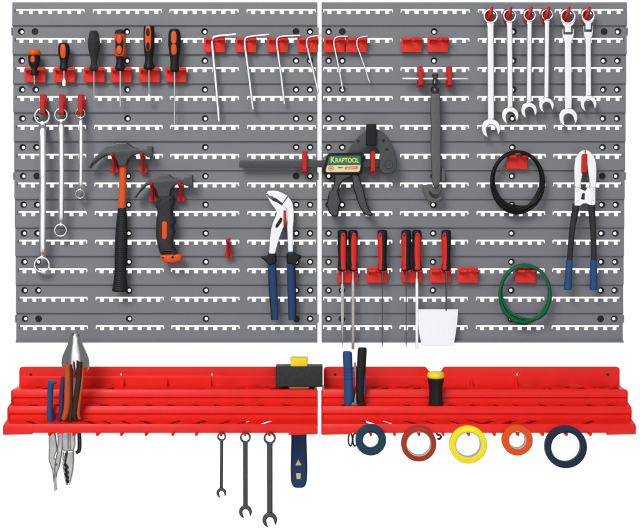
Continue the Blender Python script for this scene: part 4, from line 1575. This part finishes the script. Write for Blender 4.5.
ps = spline([(76.6, 372, 1.7), (75.6, 380, 1.6), (74.6, 392, 1.6), (76.4, 410, 1.7), (78.6, 426, 1.8)], 5)
tube(b, [P(a, c_, dt + 2) for a, c_, _ in ps], [k * sc(dt) for _, _, k in ps], 12)
part(t, 'shank', b, CHROME)
b = NB()
ps = spline([(78.6, 425, 2.0), (79.4, 436, 2.1), (79.6, 446, 2.1), (78.8, 451, 2.0), (76.0, 452.6, 1.6)], 5)
tube(b, [P(a, c_, dt + 2) for a, c_, _ in ps], [k * sc(dt) for _, _, k in ps], 12)
part(t, 'bent_end', b, GUN)

# ------------------------------------------------------------------ tools standing in the right tray
dr = 80
t = thing('long_nose_pliers', 'long-nose pliers with one blue and one black handle standing in the right tray', 'pliers', P(354, 447, dr), 'pliers')
b = NB()
ps = spline([(347.4, 351.4, 3.6), (347.4, 353.4, 4.6), (347.8, 364, 4.7), (348.2, 372, 4.6), (348.6, 388, 4.8), (348.6, 400, 4.7), (348.2, 404.4, 4.0), (349.5, 412, 3.0)], 5)
tube(b, [P(a, c_, dr) for a, c_, _ in ps], [k * sc(dr) for _, _, k in ps], 20, flat=(Vector((0, 1, 0)), .8))
h = part(t, 'handle', b, BLUEP, 'blue handle')
b = NB()
for yy in (368.4, 371.6, 375.2, 378.6):
    c_ = P(348.1, yy, dr)
    ring = [Vector((c_.x + 4.78 * sc(dr) * math.cos(a * math.pi / 12), c_.y + 4.78 * .8 * sc(dr) * math.sin(a * math.pi / 12), c_.z)) for a in range(24)]
    tube(b, ring, .0007, 8, closed=True)
part(h, 'ring_groove', b, BLUE)
b = NB()
ps = spline([(362.4, 347.6, 3.5), (362.3, 349.8, 4.5), (361.6, 362, 4.6), (360.8, 375, 4.5), (360.0, 390, 4.2), (360.4, 399, 3.8), (361.4, 402.4, 3.0), (357, 412, 2.6)], 5)
tube(b, [P(a, c_, dr) for a, c_, _ in ps], [k * sc(dr) for _, _, k in ps], 20, flat=(Vector((0, 1, 0)), .8))
h = part(t, 'handle', b, BLACK, 'black handle')
b = NB()
ps = spline([(365.0, 369, .8), (364.8, 376, 1.5), (364.2, 386, 1.5), (363.8, 394, 1.2)], 5)
tube(b, [P(a, c_, dr) for a, c_, _ in ps], [k * sc(dr) for _, _, k in ps], 10)
part(h, 'inlay', b, BLUEP)
b = NB()
ps = spline([(355.0, 362.4, .9), (355.4, 370, 1.6), (355.8, 380, 1.2), (356.6, 390, 1.3), (355.4, 400, 2.0), (354.4, 412, 2.4)], 5)
tube(b, [P(a, c_, dr - 5) for a, c_, _ in ps], [k * sc(dr) for _, _, k in ps], 10)
part(t, 'return_spring', b, STEEL)
b = NB()
lathe_y(b, 354.2, 404.8, [(dr, 3), (dr + 4, 3), (dr + 4.5, 2.2)], 18)
disc_y(b, 354.4, 405.0, [(dr - 4, 3.2), (dr + 4, 3.2), (dr + 4.6, 2.4)], 18)
part(t, 'pivot', b, DSTEEL)
for off in (0, 1):
    b = NB()
    x = 350.4 + off * 4.6
    pts = [P(353.8, 410, dr)] + [P(x + (2.2 if off else 2.0) * math.cos(a), 439.6 + 6.4 * math.sin(a), dr + 2 + off * 4) for a in [math.pi * (1.5 + k / 11) for k in range(0, 23)]]
    pts[0] = P(353.8, 408, dr)
    tube(b, pts, .0016, 10)
    part(t, 'wire_jaw', b, GUN)

dd_ = 79
t = thing('nut_driver', 'black hand driver with domed yellow cap standing in the right tray', 'driver', P(437, 441, dd_))
b = NB()
lathe(b, 435.7, dd_, [(371.2, 2.0), (371.6, 5.0), (372.8, 7.6), (374.6, 8.6), (376.2, 8.8), (377.4, 8.3), (378.4, 7.4)], 28)
cap = part(t, 'cap', b, YELLOW)
b = NB()
lathe(b, 435.7, dd_, [(377.8, 8.2), (379.4, 8.3), (382, 7.9), (388, 6.9), (396, 6.7), (402, 7.0), (404.6, 7.2), (405.2, 6)], 28, lobes=12, lobe=.06)
part(t, 'grip', b, BLACK)
b = NB()
c0 = P(435.7, 404, dd_)
ps = [(435.7, 404), (435.9, 420), (436.2, 431), (437.6, 434.6), (440.0, 435.2), (441.0, 437.0), (439.8, 438.8), (437.4, 439.0)]
ps = spline(ps, 4)
tube(b, [P(a, c_, dd_) for a, c_ in ps], .0021, 10)
part(t, 'hooked_shaft', b, GUN)

# ------------------------------------------------------------------ tape rolls on the right tray's pegs
for x, y, Ro, ri, m, lb in ((370.7, 439.6, 15.3, 8.6, T_BLUE, 'petrol-blue tape roll with thick winding, leftmost under the right tray'),
                            (418.6, 443.4, 17.5, 12.4, T_RED, 'brick-red tape roll hanging under the right tray'),
                            (468.0, 444.2, 18.7, 12.8, T_YEL, 'yellow tape roll hanging under the right tray'),
                            (517.0, 439.6, 15.3, 8.8, T_ORA, 'orange tape roll with thick winding under the right tray'),
                            (565.4, 446.6, 21.0, 15.4, T_NAVY, 'largest tape roll, navy blue, rightmost under the right tray')):
    t = thing('tape_roll', lb, 'tape', P(x, y + Ro, D3 + 12), 'tape rolls on tray pegs')
    b = NB()
    prism(b, circ(x, y, Ro, 72), D3 + 5, 14, 1.2, [circ(x, y, ri, 56)])
    part(t, 'tape_winding', b, m)
    b = NB()
    prism(b, circ(x, y, ri + .02, 56), D3 + 5.4, 13, .3, [circ(x, y, ri - .75, 56)])
    part(t, 'core', b, m if Ro > 20 or Ro < 15.4 and m is T_BLUE else CORE)
